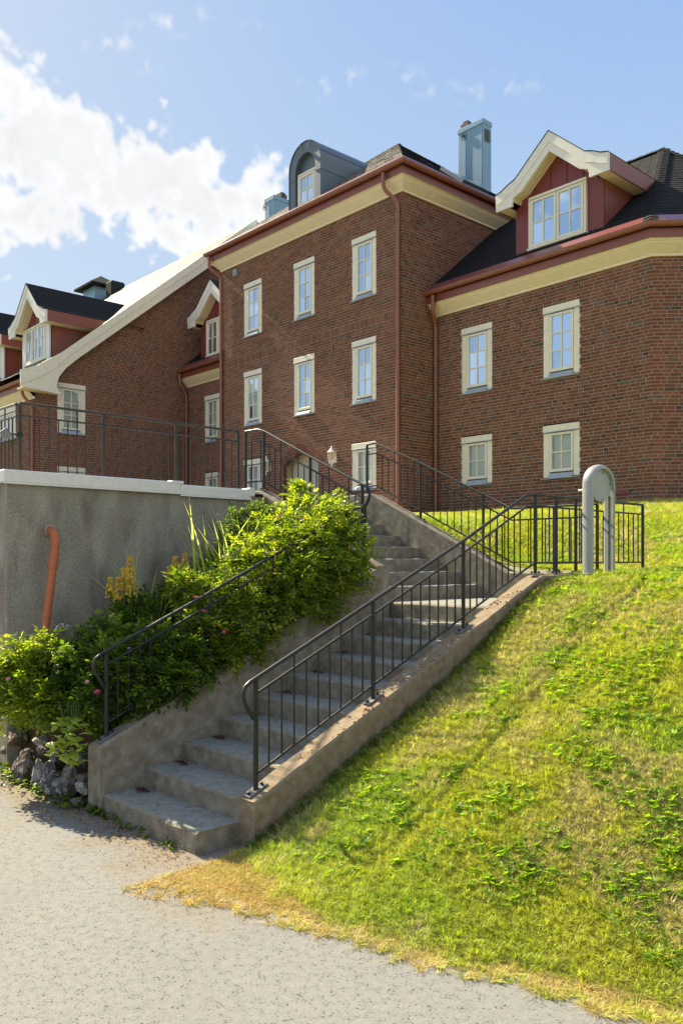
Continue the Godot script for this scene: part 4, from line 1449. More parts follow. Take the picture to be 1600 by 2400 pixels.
	downpipe(o, [Vector3(xg - .12, EYE + 5.55, -vf + .375), Vector3(xg - .12, EYE + 5.2, -vf + .36), Vector3(xg - .06, EYE + 4.85, -vf + .075), Vector3(xg - .06, 3.0, -vf + .075)])
	# louvred ventilation turret on the ridge
	var t := group_part(o, "roof_turret", Transform3D(Basis.IDENTITY, Vector3(-24.1, EYE + yr - .1, -3.9)))
	mb = MB.new()
	mb.box(Vector3(-.62, -.5, -.62), Vector3(.62, .55, .62))
	part(t, "turret_body", mb, M.blue_metal)
	mb = MB.new()
	for k in 4:
		var b := Basis(Vector3.UP, k * PI / 2)
		mb.tri(b * Vector3(-.95, .5, .95), b * Vector3(.95, .5, .95), Vector3(0, 1.15, 0), b * Vector3(0, 1, 1))
		mb.face(b * Vector3(-.95, .5, .95), b * Vector3(.95, .5, .95), b * Vector3(.95, .42, .95), b * Vector3(-.95, .42, .95), b * Vector3.BACK)
	mb.box(Vector3(-.95, .40, -.95), Vector3(.95, .43, .95))
	part(t, "turret_roof", mb, M.shingle)
	mb = MB.new()
	mb.bevel_box(Vector3(1.5, -.6, -.2), Vector3(2.1, .35, .5), .05)
	part(t, "flue_cowl", mb, M.dark)

# ---------------------------------------------------------------- ground
var grid_y := PackedFloat32Array()
const GX0 := -4.0
const GD0 := 2.4
const GN := 210
const GM := 230

func lawn_fast(x: float, d: float) -> float:
	var fx := clampf((x - GX0) * 10.0, 0.0, GN - 2.001)
	var fd := clampf((d - GD0) * 10.0, 0.0, GM - 2.001)
	var i := int(fx)
	var j := int(fd)
	var a := fx - i
	var b := fd - j
	var k := j * GN + i
	return lerpf(lerpf(grid_y[k], grid_y[k + 1], a), lerpf(grid_y[k + GN], grid_y[k + GN + 1], a), b)

func pq_of(x: float, d: float) -> Vector2:
	var a := x / K + 1.067
	var b := d / K - 6.085
	return Vector2(sin(SB) * a + cos(SB) * b, -cos(SB) * a + sin(SB) * b)

func sheet(called: String, ps: Array, qs: Array, m: Material, height: Callable) -> void:
	var mb := MB.new()
	for i in ps.size() - 1:
		for j in qs.size() - 1:
			var k := []
			var low := true
			for c in [[i, j], [i + 1, j], [i + 1, j + 1], [i, j + 1]]:
				var w := SW(ps[c[0]], qs[c[1]], 0)
				w.y = height.call(w.x, -w.z)
				if w.y > -0.12: low = false
				k.append(w)
			if not low:
				mb.face(k[0], k[1], k[2], k[3], Vector3.UP)
	structure(called, mb, m)

func steps(a: float, b: float, s: float) -> Array:
	var n := maxi(1, int(round((b - a) / s)))
	var out := []
	for i in n + 1: out.append(lerpf(a, b, float(i) / n))
	return out

func ground() -> void:
	grid_y.resize(GN * GM)
	for j in GM:
		for i in GN:
			grid_y[j * GN + i] = lawn_y(GX0 + i * 0.1, GD0 + j * 0.1)
	var mb := MB.new()
	mb.face(Vector3(-400, -.35, 400), Vector3(400, -.35, 400), Vector3(400, -.35, -400), Vector3(-400, -.35, -400), Vector3.UP)
	structure("ground", mb, M.far_ground)
	# road: fine grid near the stair so that sand and dirt can lie on it in ragged patches
	mb = MB.new()
	mb.colored = true
	var dn := noise(77, 1.3, 5)
	var d2 := noise(78, 0.45, 3)
	var x0 := -7.0
	var x1 := 7.0
	var z0 := -11.0
	var z1 := -1.4
	var st := 0.10
	var nx := int((x1 - x0) / st)
	var nz := int((z1 - z0) / st)
	var cols := []
	for j in nz + 1:
		var line := PackedColorArray()
		for i in nx + 1:
			var x := x0 + i * st
			var z := z0 + j * st
			var k := pq_of(x, -z)
			var near := 1.0 - clampf((-k.x - 0.05) / 1.25, 0.0, 1.0) if k.x < 0.4 and k.y > -1.2 else 0.0
			var t := smooth(0.42, 0.95, near * 0.9 + dn.get_noise_2d(x, z) * 0.5)
			var tone := 1.0 + d2.get_noise_2d(x * 2, z * 2) * 0.08
			var c := Vector3(1, 1, 1).lerp(Vector3(.98, .80, .58), t * .8) * tone
			line.append(Color(c.x, c.y, c.z))
		cols.append(line)
	for j in nz:
		for i in nx:
			var a := Vector3(x0 + i * st, 0, z0 + j * st)
			var b := a + Vector3(st, 0, 0)
			var c := a + Vector3(st, 0, st)
			var d := a + Vector3(0, 0, st)
			for v in [[a, i, j], [b, i + 1, j], [c, i + 1, j + 1], [a, i, j], [c, i + 1, j + 1], [d, i, j + 1]]:
				mb.v.append(v[0]); mb.n.append(Vector3.UP); mb.c.append(cols[v[2]][v[1]])
	mb.col = Color(1, 1, 1)
	for r in [[-60, -7, -14, 30], [7, 60, -14, 30], [-7, 7, -1.4, 30], [-7, 7, -14, -11]]:
		mb.face(Vector3(r[0], 0, r[2]), Vector3(r[1], 0, r[2]), Vector3(r[1], 0, r[3]), Vector3(r[0], 0, r[3]), Vector3.UP)
	structure("road", mb, M.asphalt)
	var h := func(x: float, d: float) -> float: return lawn_y(x, d) - 0.012
	sheet("lawn", steps(-2.6, 15.0, .16), steps(-14.0, -.19, .2), M.turf, h)
	sheet("upper_lawn", steps(5.60, 15.0, .2), steps(-.19, 8.0, .2), M.turf, h)
	mb = MB.new()
	for r in [[.02, 3.32, 3.40, 18.0], [3.32, 5.5, 4.06, 18.0], [5.5, 13.0, 5.5, 18.0]]:
		mb.face(SW(r[0], r[2], .842), SW(r[1], r[2], .842), SW(r[1], r[3], .842), SW(r[0], r[3], .842), Vector3.UP)
	structure("terrace_paving", mb, M.paving)

# ---------------------------------------------------------------- concrete
var rough_noise: FastNoiseLite

func jit(v: Vector3, a: float) -> Vector3:
	if rough_noise == null: rough_noise = noise(91, 5.0, 3)
	return v + Vector3(rough_noise.get_noise_3dv(v), rough_noise.get_noise_3d(v.y + 9, v.z, v.x), rough_noise.get_noise_3d(v.z, v.x + 5, v.y)) * a

# stations: [bottom a, bottom b, top b, top a]; top edges cut by e; the top face may go to a second mesh
func beam(mb: MB, stations: Array, e: float, amount: float, top_mb: MB = null) -> void:
	var secs := []
	for s in stations:
		var up := Vector3.UP * e
		var across: Vector3 = (s[2] - s[3]).normalized() * e
		var raw := [s[0], s[1], s[2] - up, s[2] - across, s[3] + across, s[3] - up]
		var moved := []
		for r in raw: moved.append(jit(r, amount))
		secs.append([raw, moved])
	for i in secs.size() - 1:
		for k in 6:
			var l := (k + 1) % 6
			var a: Vector3 = secs[i][0][k]
			var n: Vector3 = (secs[i][0][l] - a).cross(secs[i + 1][0][k] - a).normalized()
			var mid: Vector3 = (secs[i][0][0] + secs[i][0][3]) / 2.0
			if n.dot((a + secs[i][0][l]) / 2.0 - mid) < 0: n = -n
			var into: MB = top_mb if top_mb != null and k == 3 else mb
			into.face_n(secs[i][1][k], secs[i][1][l], secs[i + 1][1][l], secs[i + 1][1][k], n)
	for end in [0, secs.size() - 1]:
		var r: Array = secs[end][1]
		var o: Vector3 = (secs[end][0][0] - secs[1 if end == 0 else end - 1][0][0])
		mb.face(r[0], r[1], r[2], r[5], o)
		mb.face(r[2], r[3], r[4], r[5], o)

func prof(points: Array, x: float) -> float:
	for i in points.size() - 1:
		if x <= points[i + 1].x:
			return lerpf(points[i].y, points[i + 1].y, clampf((x - points[i].x) / (points[i + 1].x - points[i].x), 0, 1))
	return points[points.size() - 1].y

const WIDE := 1.347
const RUN := 0.396
const RISE := 0.165
const LOW := -2.128
const RIGHT_TOP := [Vector2(.39, -1.788), Vector2(4.16, -.16), Vector2(5.67, -.16)]
const LEFT_TOP := [Vector2(-.03, -1.565), Vector2(3.3, -.10)]
const FAR_TOP := [Vector2(-.21, -.155), Vector2(1.17, -.15), Vector2(3.58, .98), Vector2(4.2, .98)]
const NEAR_TOP := [Vector2(1.36, -.06), Vector2(3.5, .90), Vector2(4.1, .91)]

func wall_along_p(o: Node3D, prof_pts: Array, q0: float, q1: float, p0: float, p1: float, bottom: float, m: Material) -> void:
	var mb := MB.new()
	var st := []
	for p in steps(p0, p1, .07):
		var y := prof(prof_pts, p)
		st.append([S(p, q0, bottom), S(p, q1, bottom), S(p, q1, y), S(p, q0, y)])
	beam(mb, st, .018, .010)
	part(o, "side_wall", mb, m)

func wall_along_q(o: Node3D, prof_pts: Array, p0: float, p1: float, q0: float, q1: float, bottom: float, m: Material) -> void:
	var mb := MB.new()
	var st := []
	for q in steps(q0, q1, .07):
		var y := prof(prof_pts, q)
		st.append([S(p0, q, bottom), S(p1, q, bottom), S(p1, q, y), S(p0, q, y)])
	beam(mb, st, .018, .010)
	part(o, "side_wall", mb, m)

func staircase() -> void:
	var o := thing("concrete_staircase", "weathered L-shaped concrete staircase climbing from the road to the terrace", "staircase", sframe())
	for k in range(1, 11):
		var p0 := (k - 1) * RUN
		var p1 := k * RUN + .02 if k < 10 else 5.48
		var yt := LOW + k * RISE
		var mb := MB.new()
		var tread := MB.new()
		var st := []
		for q in steps(-.20 if k > 1 else -.02, WIDE + .02 if k < 10 else 1.59, .07):
			st.append([S(p0, q, LOW - .1), S(p1, q, LOW - .1), S(p1, q, yt - .006), S(p0, q, yt)])
		beam(mb, st, .018, .014, tread)
		var s := part(o, "step" if k < 10 else "landing", mb, M.concrete)
		part(s, "tread", tread, M.tread_concrete)
	for k in range(11, 19):
		var q0 := 1.572 + (k - 11) * .354
		var q1 := q0 + .374 if k < 18 else 4.3
		var yt := LOW + k * RISE
		var mb := MB.new()
		var tread := MB.new()
		var st := []
		for p in steps(3.45, 5.5, .07):
			st.append([S(p, q1, -.7), S(p, q0, -.7), S(p, q0, yt), S(p, q1, yt - .006)])
		beam(mb, st, .018, .014, tread)
		var s := part(o, "step", mb, M.concrete)
		part(s, "tread", tread, M.tread_concrete)
	wall_along_p(o, RIGHT_TOP, -.21, 0, .39, 5.67, LOW - .2, M.stringer_concrete)
	wall_along_p(o, LEFT_TOP, WIDE, 1.55, -.03, 3.32, LOW - .2, M.concrete)
	wall_along_q(o, FAR_TOP, 5.466, 5.67, .0, 4.2, -.9, M.concrete)
	wall_along_q(o, NEAR_TOP, 3.30, 3.50, 1.36, 4.1, LOW - .1, M.concrete)

func retaining_wall() -> void:
	var o := thing("retaining_wall", "grey rough-rendered retaining wall with white metal coping behind the flower bed", "wall", sframe())
	var mb := MB.new()
	var y1 := .80
	for i in 33:                                     # main face and return, slightly uneven
		for j in 30:
			var k := []
			for c in [[i, j], [i + 1, j], [i + 1, j + 1], [i, j + 1]]:
				k.append(jit(S(c[0] * .1, 3.357, lerpf(LOW - .1, y1, c[1] / 30.0)), .008))
			mb.face_n(k[0], k[1], k[2], k[3], Vector3.RIGHT)
	mb.box(S(3.34, 3.62, LOW - .1), S(.30, 3.362, y1))
	mb.box(S(.30, 14.0, LOW - .1), S(0.003, 3.359, y1))
	part(o, "wall_face", mb, M.render)
	for c in [[-.05, 2.02, .785, .917], [2.02, 3.06, .765, .888]]:
		mb = MB.new()
		mb.bevel_box(S(c[1], 3.80, c[2]) , S(c[0], 3.315, c[3]), .012)
		mb.box(S(c[1] - .002, 3.330, c[2] - .012), S(c[0] + .002, 3.312, c[2] + .006))
		part(o, "coping", mb, M.coping)
	mb = MB.new()
	mb.bevel_box(S(.42, 14.0, .785), S(-.05, 3.80, .917), .012)
	part(o, "coping", mb, M.coping)
	mb = MB.new()                                    # joint cover and end cap
	mb.bevel_box(S(2.06, 3.79, .888), S(1.90, 3.31, .928), .006)
	mb.bevel_box(S(3.10, 3.72, .80), S(3.02, 3.30, .905), .006)
	part(o, "coping_joint", mb, M.coping)
	# bed soil behind the stones
	mb = MB.new()
	var sn := noise(61, 1.5, 3)
	for i in 24:
		for j in 12:
			var k := []
			for c in [[i, j], [i + 1, j], [i + 1, j + 1], [i, j + 1]]:
				var p := lerpf(.22, 3.31, c[0] / 24.0)
				var q := lerpf(1.545, 3.36, c[1] / 12.0)
				k.append(SW(p, q, soil(p, q) + sn.get_noise_2d(p, q) * .05))
			mb.face(k[0], k[1], k[2], k[3], Vector3.UP)
	mb.face(SW(.22, 1.545, -1.6), SW(.22, 3.36, -1.25), SW(.10, 3.36, LOW - .1), SW(.10, 1.545, LOW - .1), -(SW(1, 2, 0) - SW(0, 2, 0)))
	structure("bed_soil", mb, M.soil)

func soil(p: float, q: float) -> float:
	return prof(LEFT_TOP, p) - .13 + .20 * (q - 1.55)

# ---------------------------------------------------------------- iron railings
# nodes: [p, q, foot, top, post?, balusters to the next node]
func railing(called: String, label: String, nodes: Array, m: Material, second: float, foot_gap: float, hook: Vector3, long_at: Array, plates := true, thick := 1.0) -> Node3D:
	var o := thing(called, label, "railing", sframe())
	var tops := []
	var mids := []
	var lows := []
	for n in nodes:
		tops.append(S(n[0], n[1], n[3]))
		mids.append(S(n[0], n[1], n[3] - second))
		lows.append(S(n[0], n[1], n[2] + foot_gap))
	var mb := MB.new()
	var path := tops.duplicate()
	if hook != Vector3.ZERO:
		var a: Vector3 = tops[0]
		var back: Vector3 = (tops[0] - tops[1]).normalized()
		var curl := [a + back * .06, a + back * .115 + Vector3(0, -.012, 0), a + back * .135 + Vector3(0, -.06, 0), a + back * .125 + Vector3(0, -.12, 0), a + back * .085 + Vector3(0, -.20, 0), a + back * .03 + Vector3(0, -.30, 0), a + Vector3(0, -.325, 0)]
		for c in curl: path.push_front(c)
	mb.tube(path, .021 * thick, 8, -1.0, .75)
	part(o, "top_rail", mb, m)
	mb = MB.new()
	mb.tube(mids, .0115 * thick, 6)
	part(o, "middle_rail", mb, m)
	mb = MB.new()
	mb.tube(lows, .0115 * thick, 6)
	part(o, "bottom_rail", mb, m)
	for i in nodes.size():
		var n: Array = nodes[i]
		if n[4]:
			mb = MB.new()
			mb.tube([S(n[0], n[1], n[2]), S(n[0], n[1], n[3] - .012)], .0205 * (1.0 + thick) / 2.0, 10)
			var post := part(o, "post", mb, m)
			if plates:
				var slope := 0.0
				var d := Vector3.FORWARD
				if i < nodes.size() - 1:
					d = (S(nodes[i + 1][0], nodes[i + 1][1], nodes[i + 1][2]) - S(n[0], n[1], n[2])).normalized()
				elif i > 0:
					d = (S(n[0], n[1], n[2]) - S(nodes[i - 1][0], nodes[i - 1][1], nodes[i - 1][2])).normalized()
				var side := d.cross(Vector3.UP).normalized()
				var b := Basis(side, side.cross(-d).normalized() * -1.0 if side.cross(-d).y < 0 else side.cross(-d), d)
				var xf := Transform3D(b, S(n[0], n[1], n[2]) + Vector3(0, .010, 0))
				mb = MB.new()
				mb.bevel_box(Vector3(-.045, -.004, -.10), Vector3(.045, .006, .10), .002, xf)
				part(post, "base_plate", mb, M.galvanised)
				mb = MB.new()
				for s in [-1.0, 1.0]:
					mb.tube([xf * Vector3(0, .004, s * .07), xf * Vector3(0, .03, s * .07)], .012, 6)
				part(post, "bolt", mb, M.iron)
		if i < nodes.size() - 1:
			var c: int = n[5]
			for k in c:
				var t := (k + 1.0) / (c + 1.0)
				var lo: Vector3 = lows[i].lerp(lows[i + 1], t)
				var hi: Vector3 = mids[i].lerp(mids[i + 1], t)
				if k in long_at: hi = tops[i].lerp(tops[i + 1], t)
				mb = MB.new()
				mb.tube([lo, hi], .0085 * thick, 6)
				part(o, "baluster", mb, m)
	return o

func railings() -> void:
	var iron: Material = M.iron
	var f := func(p: float) -> float: return prof(RIGHT_TOP, p)
	railing("stair_railing", "black iron railing on the lawn-side wall of the lower flight, reaching past the arched lamp", [
		[.495, -.09, f.call(.495), -.892, true, 9], [1.756, -.09, f.call(1.756), -.348, true, 9], [2.99, -.09, f.call(2.99), .185, true, 9], [4.03, -.09, f.call(4.03), .672, false, 1], [4.20, -.09, -.155, .695, true, 2], [4.60, -.09, -.155, .69, true, 2], [5.0, -.09, -.155, .69, true, 5], [5.72, -.09, -.155, .69, true, 6], [6.56, -.09, -.15, .69, true, 0]],
		iron, .118, .125, Vector3.ONE, [2, 6])
	var l := func(p: float) -> float: return prof(LEFT_TOP, p)
	railing("stair_railing", "black iron railing overgrown by the rose bushes beside the lower flight", [
		[.083, 1.447, l.call(.083), -.776, true, 9], [1.15, 1.447, l.call(1.15), -.30, true, 9], [2.22, 1.447, l.call(2.22), .19, true, 8], [3.2, 1.447, l.call(3.2), .62, true, 0]],
		iron, .118, .125, Vector3.ONE, [2, 6])
	var nr := func(q: float) -> float: return prof(NEAR_TOP, q)
	railing("stair_railing", "iron railing rising behind the big rose bush along the upper flight", [
		[3.42, 1.71, nr.call(1.71), .87, true, 7], [3.42, 2.614, nr.call(2.614), 1.27, true, 7], [3.42, 3.527, nr.call(3.527), 1.685, true, 1], [3.42, 3.66, .91, 1.72, false, 1], [3.42, 3.92, .91, 1.72, true, 0]],
		iron, .15, .125, Vector3.ONE, [1, 4])
	var fr := func(q: float) -> float: return prof(FAR_TOP, q)
	railing("stair_railing", "iron railing between the upper flight and the upper lawn, joined to the landing fence", [
		[5.57, 3.77, .98, 1.735, true, 0], [5.57, 3.58, .98, 1.735, false, 6], [5.57, 2.71, fr.call(2.71), 1.37, true, 8], [5.57, 1.62, fr.call(1.62), .865, true, 3], [5.57, 1.17, -.15, .66, false, 4], [5.57, .55, -.15, .66, true, 4], [5.57, -.03, -.15, .66, true, 0]],
		iron, .15, .125, Vector3.ZERO, [2, 5])
	railing("terrace_railing", "thin iron railing along the white coping above the flower bed", [
		[.34, 3.86, .842, 1.70, true, 8], [1.323, 3.86, .842, 1.70, true, 8], [2.303, 3.86, .842, 1.70, true, 8], [3.25, 3.86, .842, 1.70, true, 0]],
		M.worn_iron, .135, .075, Vector3.ZERO, [2, 5], false, 1.0)
	railing("terrace_railing", "iron railing running back from the terrace corner with a small floodlight on its post", [
		[.34, 3.95, .842, 1.70, false, 8], [.34, 4.9, .842, 1.70, true, 8], [.34, 5.9, .842, 1.70, true, 8], [.34, 6.9, .842, 1.70, true, 0]],
		M.worn_iron, .135, .075, Vector3.ZERO, [2, 5], false, 1.0)

# ---------------------------------------------------------------- lamps, pipe, stones
func lantern(at: Vector3, label: String) -> void:
	var o := thing("wall_lantern", label, "lantern", bframe() * Transform3D(Basis.IDENTITY, at), "lanterns beside the arched door")
	var mb := MB.new()
	mb.box(Vector3(-.05, -.16, -.14), Vector3(.05, .10, -.12))
	mb.tube([Vector3(0, -.05, -.12), Vector3(0, -.10, -.06), Vector3(0, -.20, 0)], .014, 8)
	part(o, "bracket", mb, M.white_paint)
	mb = MB.new()
	mb.lathe([Vector2(.0, -.29), Vector2(.018, -.27), Vector2(.012, -.235), Vector2(.035, -.215), Vector2(.07, -.185), Vector2(.072, -.165), Vector2(.0, -.165)], Vector3.ZERO, 6, false)
	part(o, "base", mb, M.white_paint)
	mb = MB.new()
	mb.lathe([Vector2(.066, -.165), Vector2(.10, .11)], Vector3.ZERO, 6, false)
	part(o, "glass", mb, M.amber_glass)
	mb = MB.new()
	for k in 6:
		var a := TAU * k / 6
		var d := Vector3(cos(a), 0, sin(a))
		mb.tube([d * .068 + Vector3(0, -.17, 0), d * .102 + Vector3(0, .11, 0)], .010, 5)
	part(o, "frame", mb, M.white_paint)
	mb = MB.new()
	mb.lathe([Vector2(.0, .10), Vector2(.12, .10), Vector2(.125, .12), Vector2(.075, .155), Vector2(.04, .20), Vector2(.022, .245), Vector2(.026, .26), Vector2(.012, .275), Vector2(.0, .30)], Vector3.ZERO, 12, false)
	part(o, "hood", mb, M.white_paint)

func arch_lamp() -> void:
	var pt := SW(4.92, -.42, 0)
	pt.y = lawn_y(pt.x, -pt.z) - .03
	var dirn := Vector3(sin(deg_to_rad(35)), 0, cos(deg_to_rad(35)))     # the plate faces the lawn
	var ax := Vector3(cos(deg_to_rad(35)), 0, -sin(deg_to_rad(35)))
	var o := thing("garden_lamp", "grey-green arched garden lamp with round plate on the lawn by the landing", "lamp", Transform3D(Basis(ax, Vector3.UP, dirn), pt))
	var r := .215
	var h := 1.27
	var cen := []
	for i in 7: cen.append([Vector3(-r, lerpf(0, h - r, i / 6.0), 0), Vector3(-1, 0, 0)])
	for i in range(1, 24):
		var a := PI - PI * i / 24.0
		cen.append([Vector3(cos(a) * r, h - r + sin(a) * r, 0), Vector3(cos(a), sin(a), 0)])
	for i in 7: cen.append([Vector3(r, lerpf(h - r, 0, i / 6.0), 0), Vector3(1, 0, 0)])
	# cross-section: rounded outside, flat inside, 0.17 deep
	var sec := []
	for k in 9:
		var a := -PI / 2 + PI * k / 8.0
		sec.append([Vector2(cos(a) * .045 - .030, sin(a) * .075), Vector2(cos(a), sin(a) * .5).normalized()])
	sec.append([Vector2(-.036, .062), Vector2(-1, 0)])
	sec.append([Vector2(-.036, -.062), Vector2(-1, 0)])
	var mb := MB.new()
	for i in cen.size() - 1:
		for k in sec.size():
			var l := (k + 1) % sec.size()
			var q := []
			for e in [[i, k], [i, l], [i + 1, l], [i + 1, k]]:
				var c: Array = cen[e[0]]
				var s: Vector2 = sec[e[1]][0]
				q.append(c[0] + c[1] * s.x + Vector3(0, 0, s.y))
			var nn: Vector2 = sec[k][1] + sec[l][1] if k < 8 else (Vector2(-1, 0) if k == 9 else Vector2(0, 1 if k == 8 else -1))
			nn = nn.normalized()
			mb.face_n(q[0], q[1], q[2], q[3], (cen[i][1] * nn.x + Vector3(0, 0, nn.y)).normalized())
	part(o, "arch", mb, M.lamp_paint)
	mb = MB.new()
	for s in [-1.0, 1.0]:
		mb.box(Vector3(s * (r - .036) - .004, .02, -.006), Vector3(s * (r - .036) + .004, h - r - .12, .006))
	part(o, "seam", mb, M.dark)
	mb = MB.new()
	for s in [-1.0, 1.0]:
		mb.bevel_box(Vector3(s * r - .075, .0, -.10), Vector3(s * r + .055, .045, .10), .006)
	part(o, "foot", mb, M.galvanised)
	mb = MB.new()
	var c := Vector3(0, h - r - .02, 0)
	var disc := [Vector2(0, -.012), Vector2(.172, -.012), Vector2(.178, 0), Vector2(.172, .012), Vector2(0, .012)]
	mb.lathe(disc, c + Vector3(0, 0, .02), 40, false, Basis(Vector3.RIGHT, PI / 2))
	var plate := part(o, "plate", mb, M.lamp_paint)
	mb = MB.new()
	for a in [80.0, -85.0, 10.0]:
		var d := Vector3(cos(deg_to_rad(a)), sin(deg_to_rad(a)), 0) * .155
		mb.tube([c + d + Vector3(0, 0, .03), c + d + Vector3(0, 0, .038)], .007, 8)
	part(plate, "screw", mb, M.iron)
	mb = MB.new()
	var dome := []
	for i in 9:
		var a := PI / 2 * i / 8.0
		dome.append(Vector2(cos(a) * .15, .02 + sin(a) * .15))
	mb.lathe(dome, c, 28, true, Basis(Vector3.RIGHT, -PI / 2))
	part(o, "lamp_dome", mb, M.lamp_paint)
	mb = MB.new()
	mb.bevel_box(Vector3(-.10, -.045, -.22), Vector3(.10, -.025, -.09), .006, Transform3D(Basis.IDENTITY, c))
	mb.bevel_box(Vector3(-.08, -.14, -.17), Vector3(.08, -.045, -.09), .012, Transform3D(Basis.IDENTITY, c))
	part(o, "visor", mb, M.trim)

func on_p(px: float, py: float, p: float) -> Vector3:
	var x := (px - 800.0) / FOCAL
	var d := (p - 1.067 * sin(SB) + 6.085 * cos(SB)) / (sin(SB) * x + cos(SB))
	var q := -cos(SB) * (x * d + 1.067) + sin(SB) * (d - 6.085)
	return Vector3(p, q, (HORIZON - py) / FOCAL * d)

func stone_mesh(size: Vector3, sd: int) -> MB:
	var r := RandomNumberGenerator.new()
	r.seed = sd
	var planes := []
	for k in 16:
		var d := Vector3(r.randfn(), r.randfn(), r.randfn()).normalized()
		planes.append([d, r.randf_range(.62, 1.0)])
	for d in [Vector3.RIGHT, Vector3.LEFT, Vector3.UP, Vector3.DOWN, Vector3.BACK, Vector3.FORWARD]:
		planes.append([d, .95])
	var fn := noise(sd, 1.4, 4)
	var pts := []
	var nu := 26
	var nv := 16
	for j in nv + 1:
		var line := []
		for i in nu:
			var th := PI * j / nv
			var ph := TAU * i / nu
			var d := Vector3(sin(th) * cos(ph), cos(th), sin(th) * sin(ph))
			var rad := 1.15
			for p in planes:
				var c: float = d.dot(p[0])
				if c > 0.05: rad = minf(rad, p[1] / c)
			rad *= 1.0 + fn.get_noise_3dv(d * 1.3) * .14
			line.append(d * rad * size / 2.0)
		pts.append(line)
	var mb := MB.new()
	for j in nv:
		for i in nu:
			var k := (i + 1) % nu
			mb.face(pts[j][i], pts[j][k], pts[j + 1][k], pts[j + 1][i], pts[j][i] + pts[j + 1][k])
	return mb

func small_things() -> void:
	lantern(Vector3(-2.47, EYE + 2.76, .14), "white wall lantern between the arched door and the blind-covered window")
	lantern(Vector3(-5.36, EYE + 2.76, .14), "white wall lantern between the arched door and the link-side downpipe")
	arch_lamp()
	# terracotta-coloured drain out of the retaining wall
	var o := thing("drain_pipe", "terracotta-coloured plastic drainpipe bent out of the grey retaining wall", "pipe")
	var pts := []
	for k in [[113, 1243, 3.42], [118, 1243, 3.32], [126, 1249, 3.24], [130, 1262, 3.20], [129.5, 1282, 3.19], [124, 1330, 3.18], [112, 1430, 3.15], [100, 1530, 3.12]]:
		pts.append(at_q(k[0], k[1], k[2]))
	var mb := MB.new()
	mb.tube(pts.slice(3), .043, 16)
	part(o, "pipe", mb, M.clay_pipe)
	mb = MB.new()
	mb.tube(pts.slice(0, 5), .046, 16)
	part(o, "bend", mb, M.clay_pipe)
	mb = MB.new()
	mb.tube([pts[4].lerp(pts[5], .25), pts[4].lerp(pts[5], 1.05)], .050, 16)
	mb.tube([pts[6].lerp(pts[7], .1), pts[6].lerp(pts[7], .16)], .049, 16)
	part(o, "sleeve", mb, M.clay_pipe)
	mb = MB.new()
	mb.tube([pts[1] + (pts[0] - pts[1]) * .1, pts[1] + (pts[1] - pts[0]).normalized() * .012], .066, 14)
	part(o, "mortar_ring", mb, M.render)
	# floodlight on the terrace corner post
	o = thing("floodlight", "small grey floodlight clamped to the terrace corner post", "floodlight", Transform3D(Basis.IDENTITY, SW(.34, 3.86, 1.36)))
	mb = MB.new()
	mb.tube([Vector3(0, -.03, 0), Vector3(0, .02, 0)], .034, 10)
	mb.tube([Vector3(0, 0, 0), Vector3(-.09, .0, .03)], .012, 8)
	part(o, "clamp", mb, M.iron)
	mb = MB.new()
	mb.bevel_box(Vector3(-.08, -.05, -.03), Vector3(.03, .05, .03), .01, Transform3D(Basis.from_euler(Vector3(.2, .5, -.9)), Vector3(-.13, -.02, .04)))
	part(o, "housing", mb, M.galvanised)
	# dry-stone edge of the bed
	o = thing("dry_stone_wall", "low dry-stone wall of rough boulders at the front of the flower bed", "wall")
	var S0 := [[41, 1729, 60, 36, 0, .05], [58, 1802, 60, 84, 1, -.06], [92, 1824, 24, 86, 2, -.08], [134, 1842, 72, 72, 3, -.04], [122, 1797, 40, 34, 3, .04], [168, 1835, 40, 86, 4, .0], [108, 1757, 42, 22, 1, .05], [131, 1768, 34, 32, 4, .03], [98, 1739, 36, 28, 2, .06], [138, 1737, 26, 32, 0, .06], [196, 1845, 28, 30, 2, .0], [198, 1822, 26, 20, 4, .02], [20, 1757, 22, 30, 4, .04], [168, 1775, 40, 34, 1, .08], [200, 1782, 34, 40, 1, .1], [150, 1880, 30, 22, 1, -.08], [185, 1880, 34, 24, 4, -.04], [75, 1868, 30, 20, 1, -.1], [15, 1835, 60, 60, 1, .15]]
	for i in S0.size():
		var s: Array = S0[i]
		var k := on_p(s[0], s[1], s[5])
		var w := SW(k.x, k.y, k.z)
		var d := -w.z / FOCAL
		var st := part(o, "stone", stone_mesh(Vector3(s[2] * d * 1.16, s[3] * d * 1.12, maxf(.16, s[2] * d * 1.0)), 300 + i), M["stone%d" % s[4]])
		st.transform = Transform3D(Basis(Vector3.UP, STURN + rng.randf_range(-.3, .3)), w)
	# fallen petals swept into the corners of the steps
	var where := ["lowest step", "second step", "third step", "fourth step", "fifth step", "sixth step", "seventh step", "eighth step"]
	for k in 8:
		var c := SW((k + 1) * RUN - .075, WIDE - .13, LOW + (k + 1) * RISE)
		var heap := MB.new()
		for i in (46 if k < 4 else 30):
			var a := rng.randfn() * .045
			var b := absf(rng.randfn()) * .028
			var at := c + SW(0, a, 0) - SW(0, 0, 0) + (SW(-b, 0, 0) - SW(0, 0, 0)) + Vector3(0, rng.randf() * .022 * exp(-a * a * 300.0) + .004, 0)
			var bs := Basis.from_euler(Vector3(rng.randf_range(-.9, .9), rng.randf() * TAU, rng.randf_range(-.9, .9))) * rng.randf_range(.010, .019)
			heap.face(at + bs * Vector3(-1, 0, 0), at + bs * Vector3(0, .25, .7), at + bs * Vector3(1, 0, 0), at + bs * Vector3(0, .25, -.7), Vector3.UP)
		var pile := part(self, "petal_pile", heap, M.dry_petal)
		tag(pile, "small heap of dried dark red petals on the stair's %s" % where[k], "petals", "petal heaps in the stair corners")
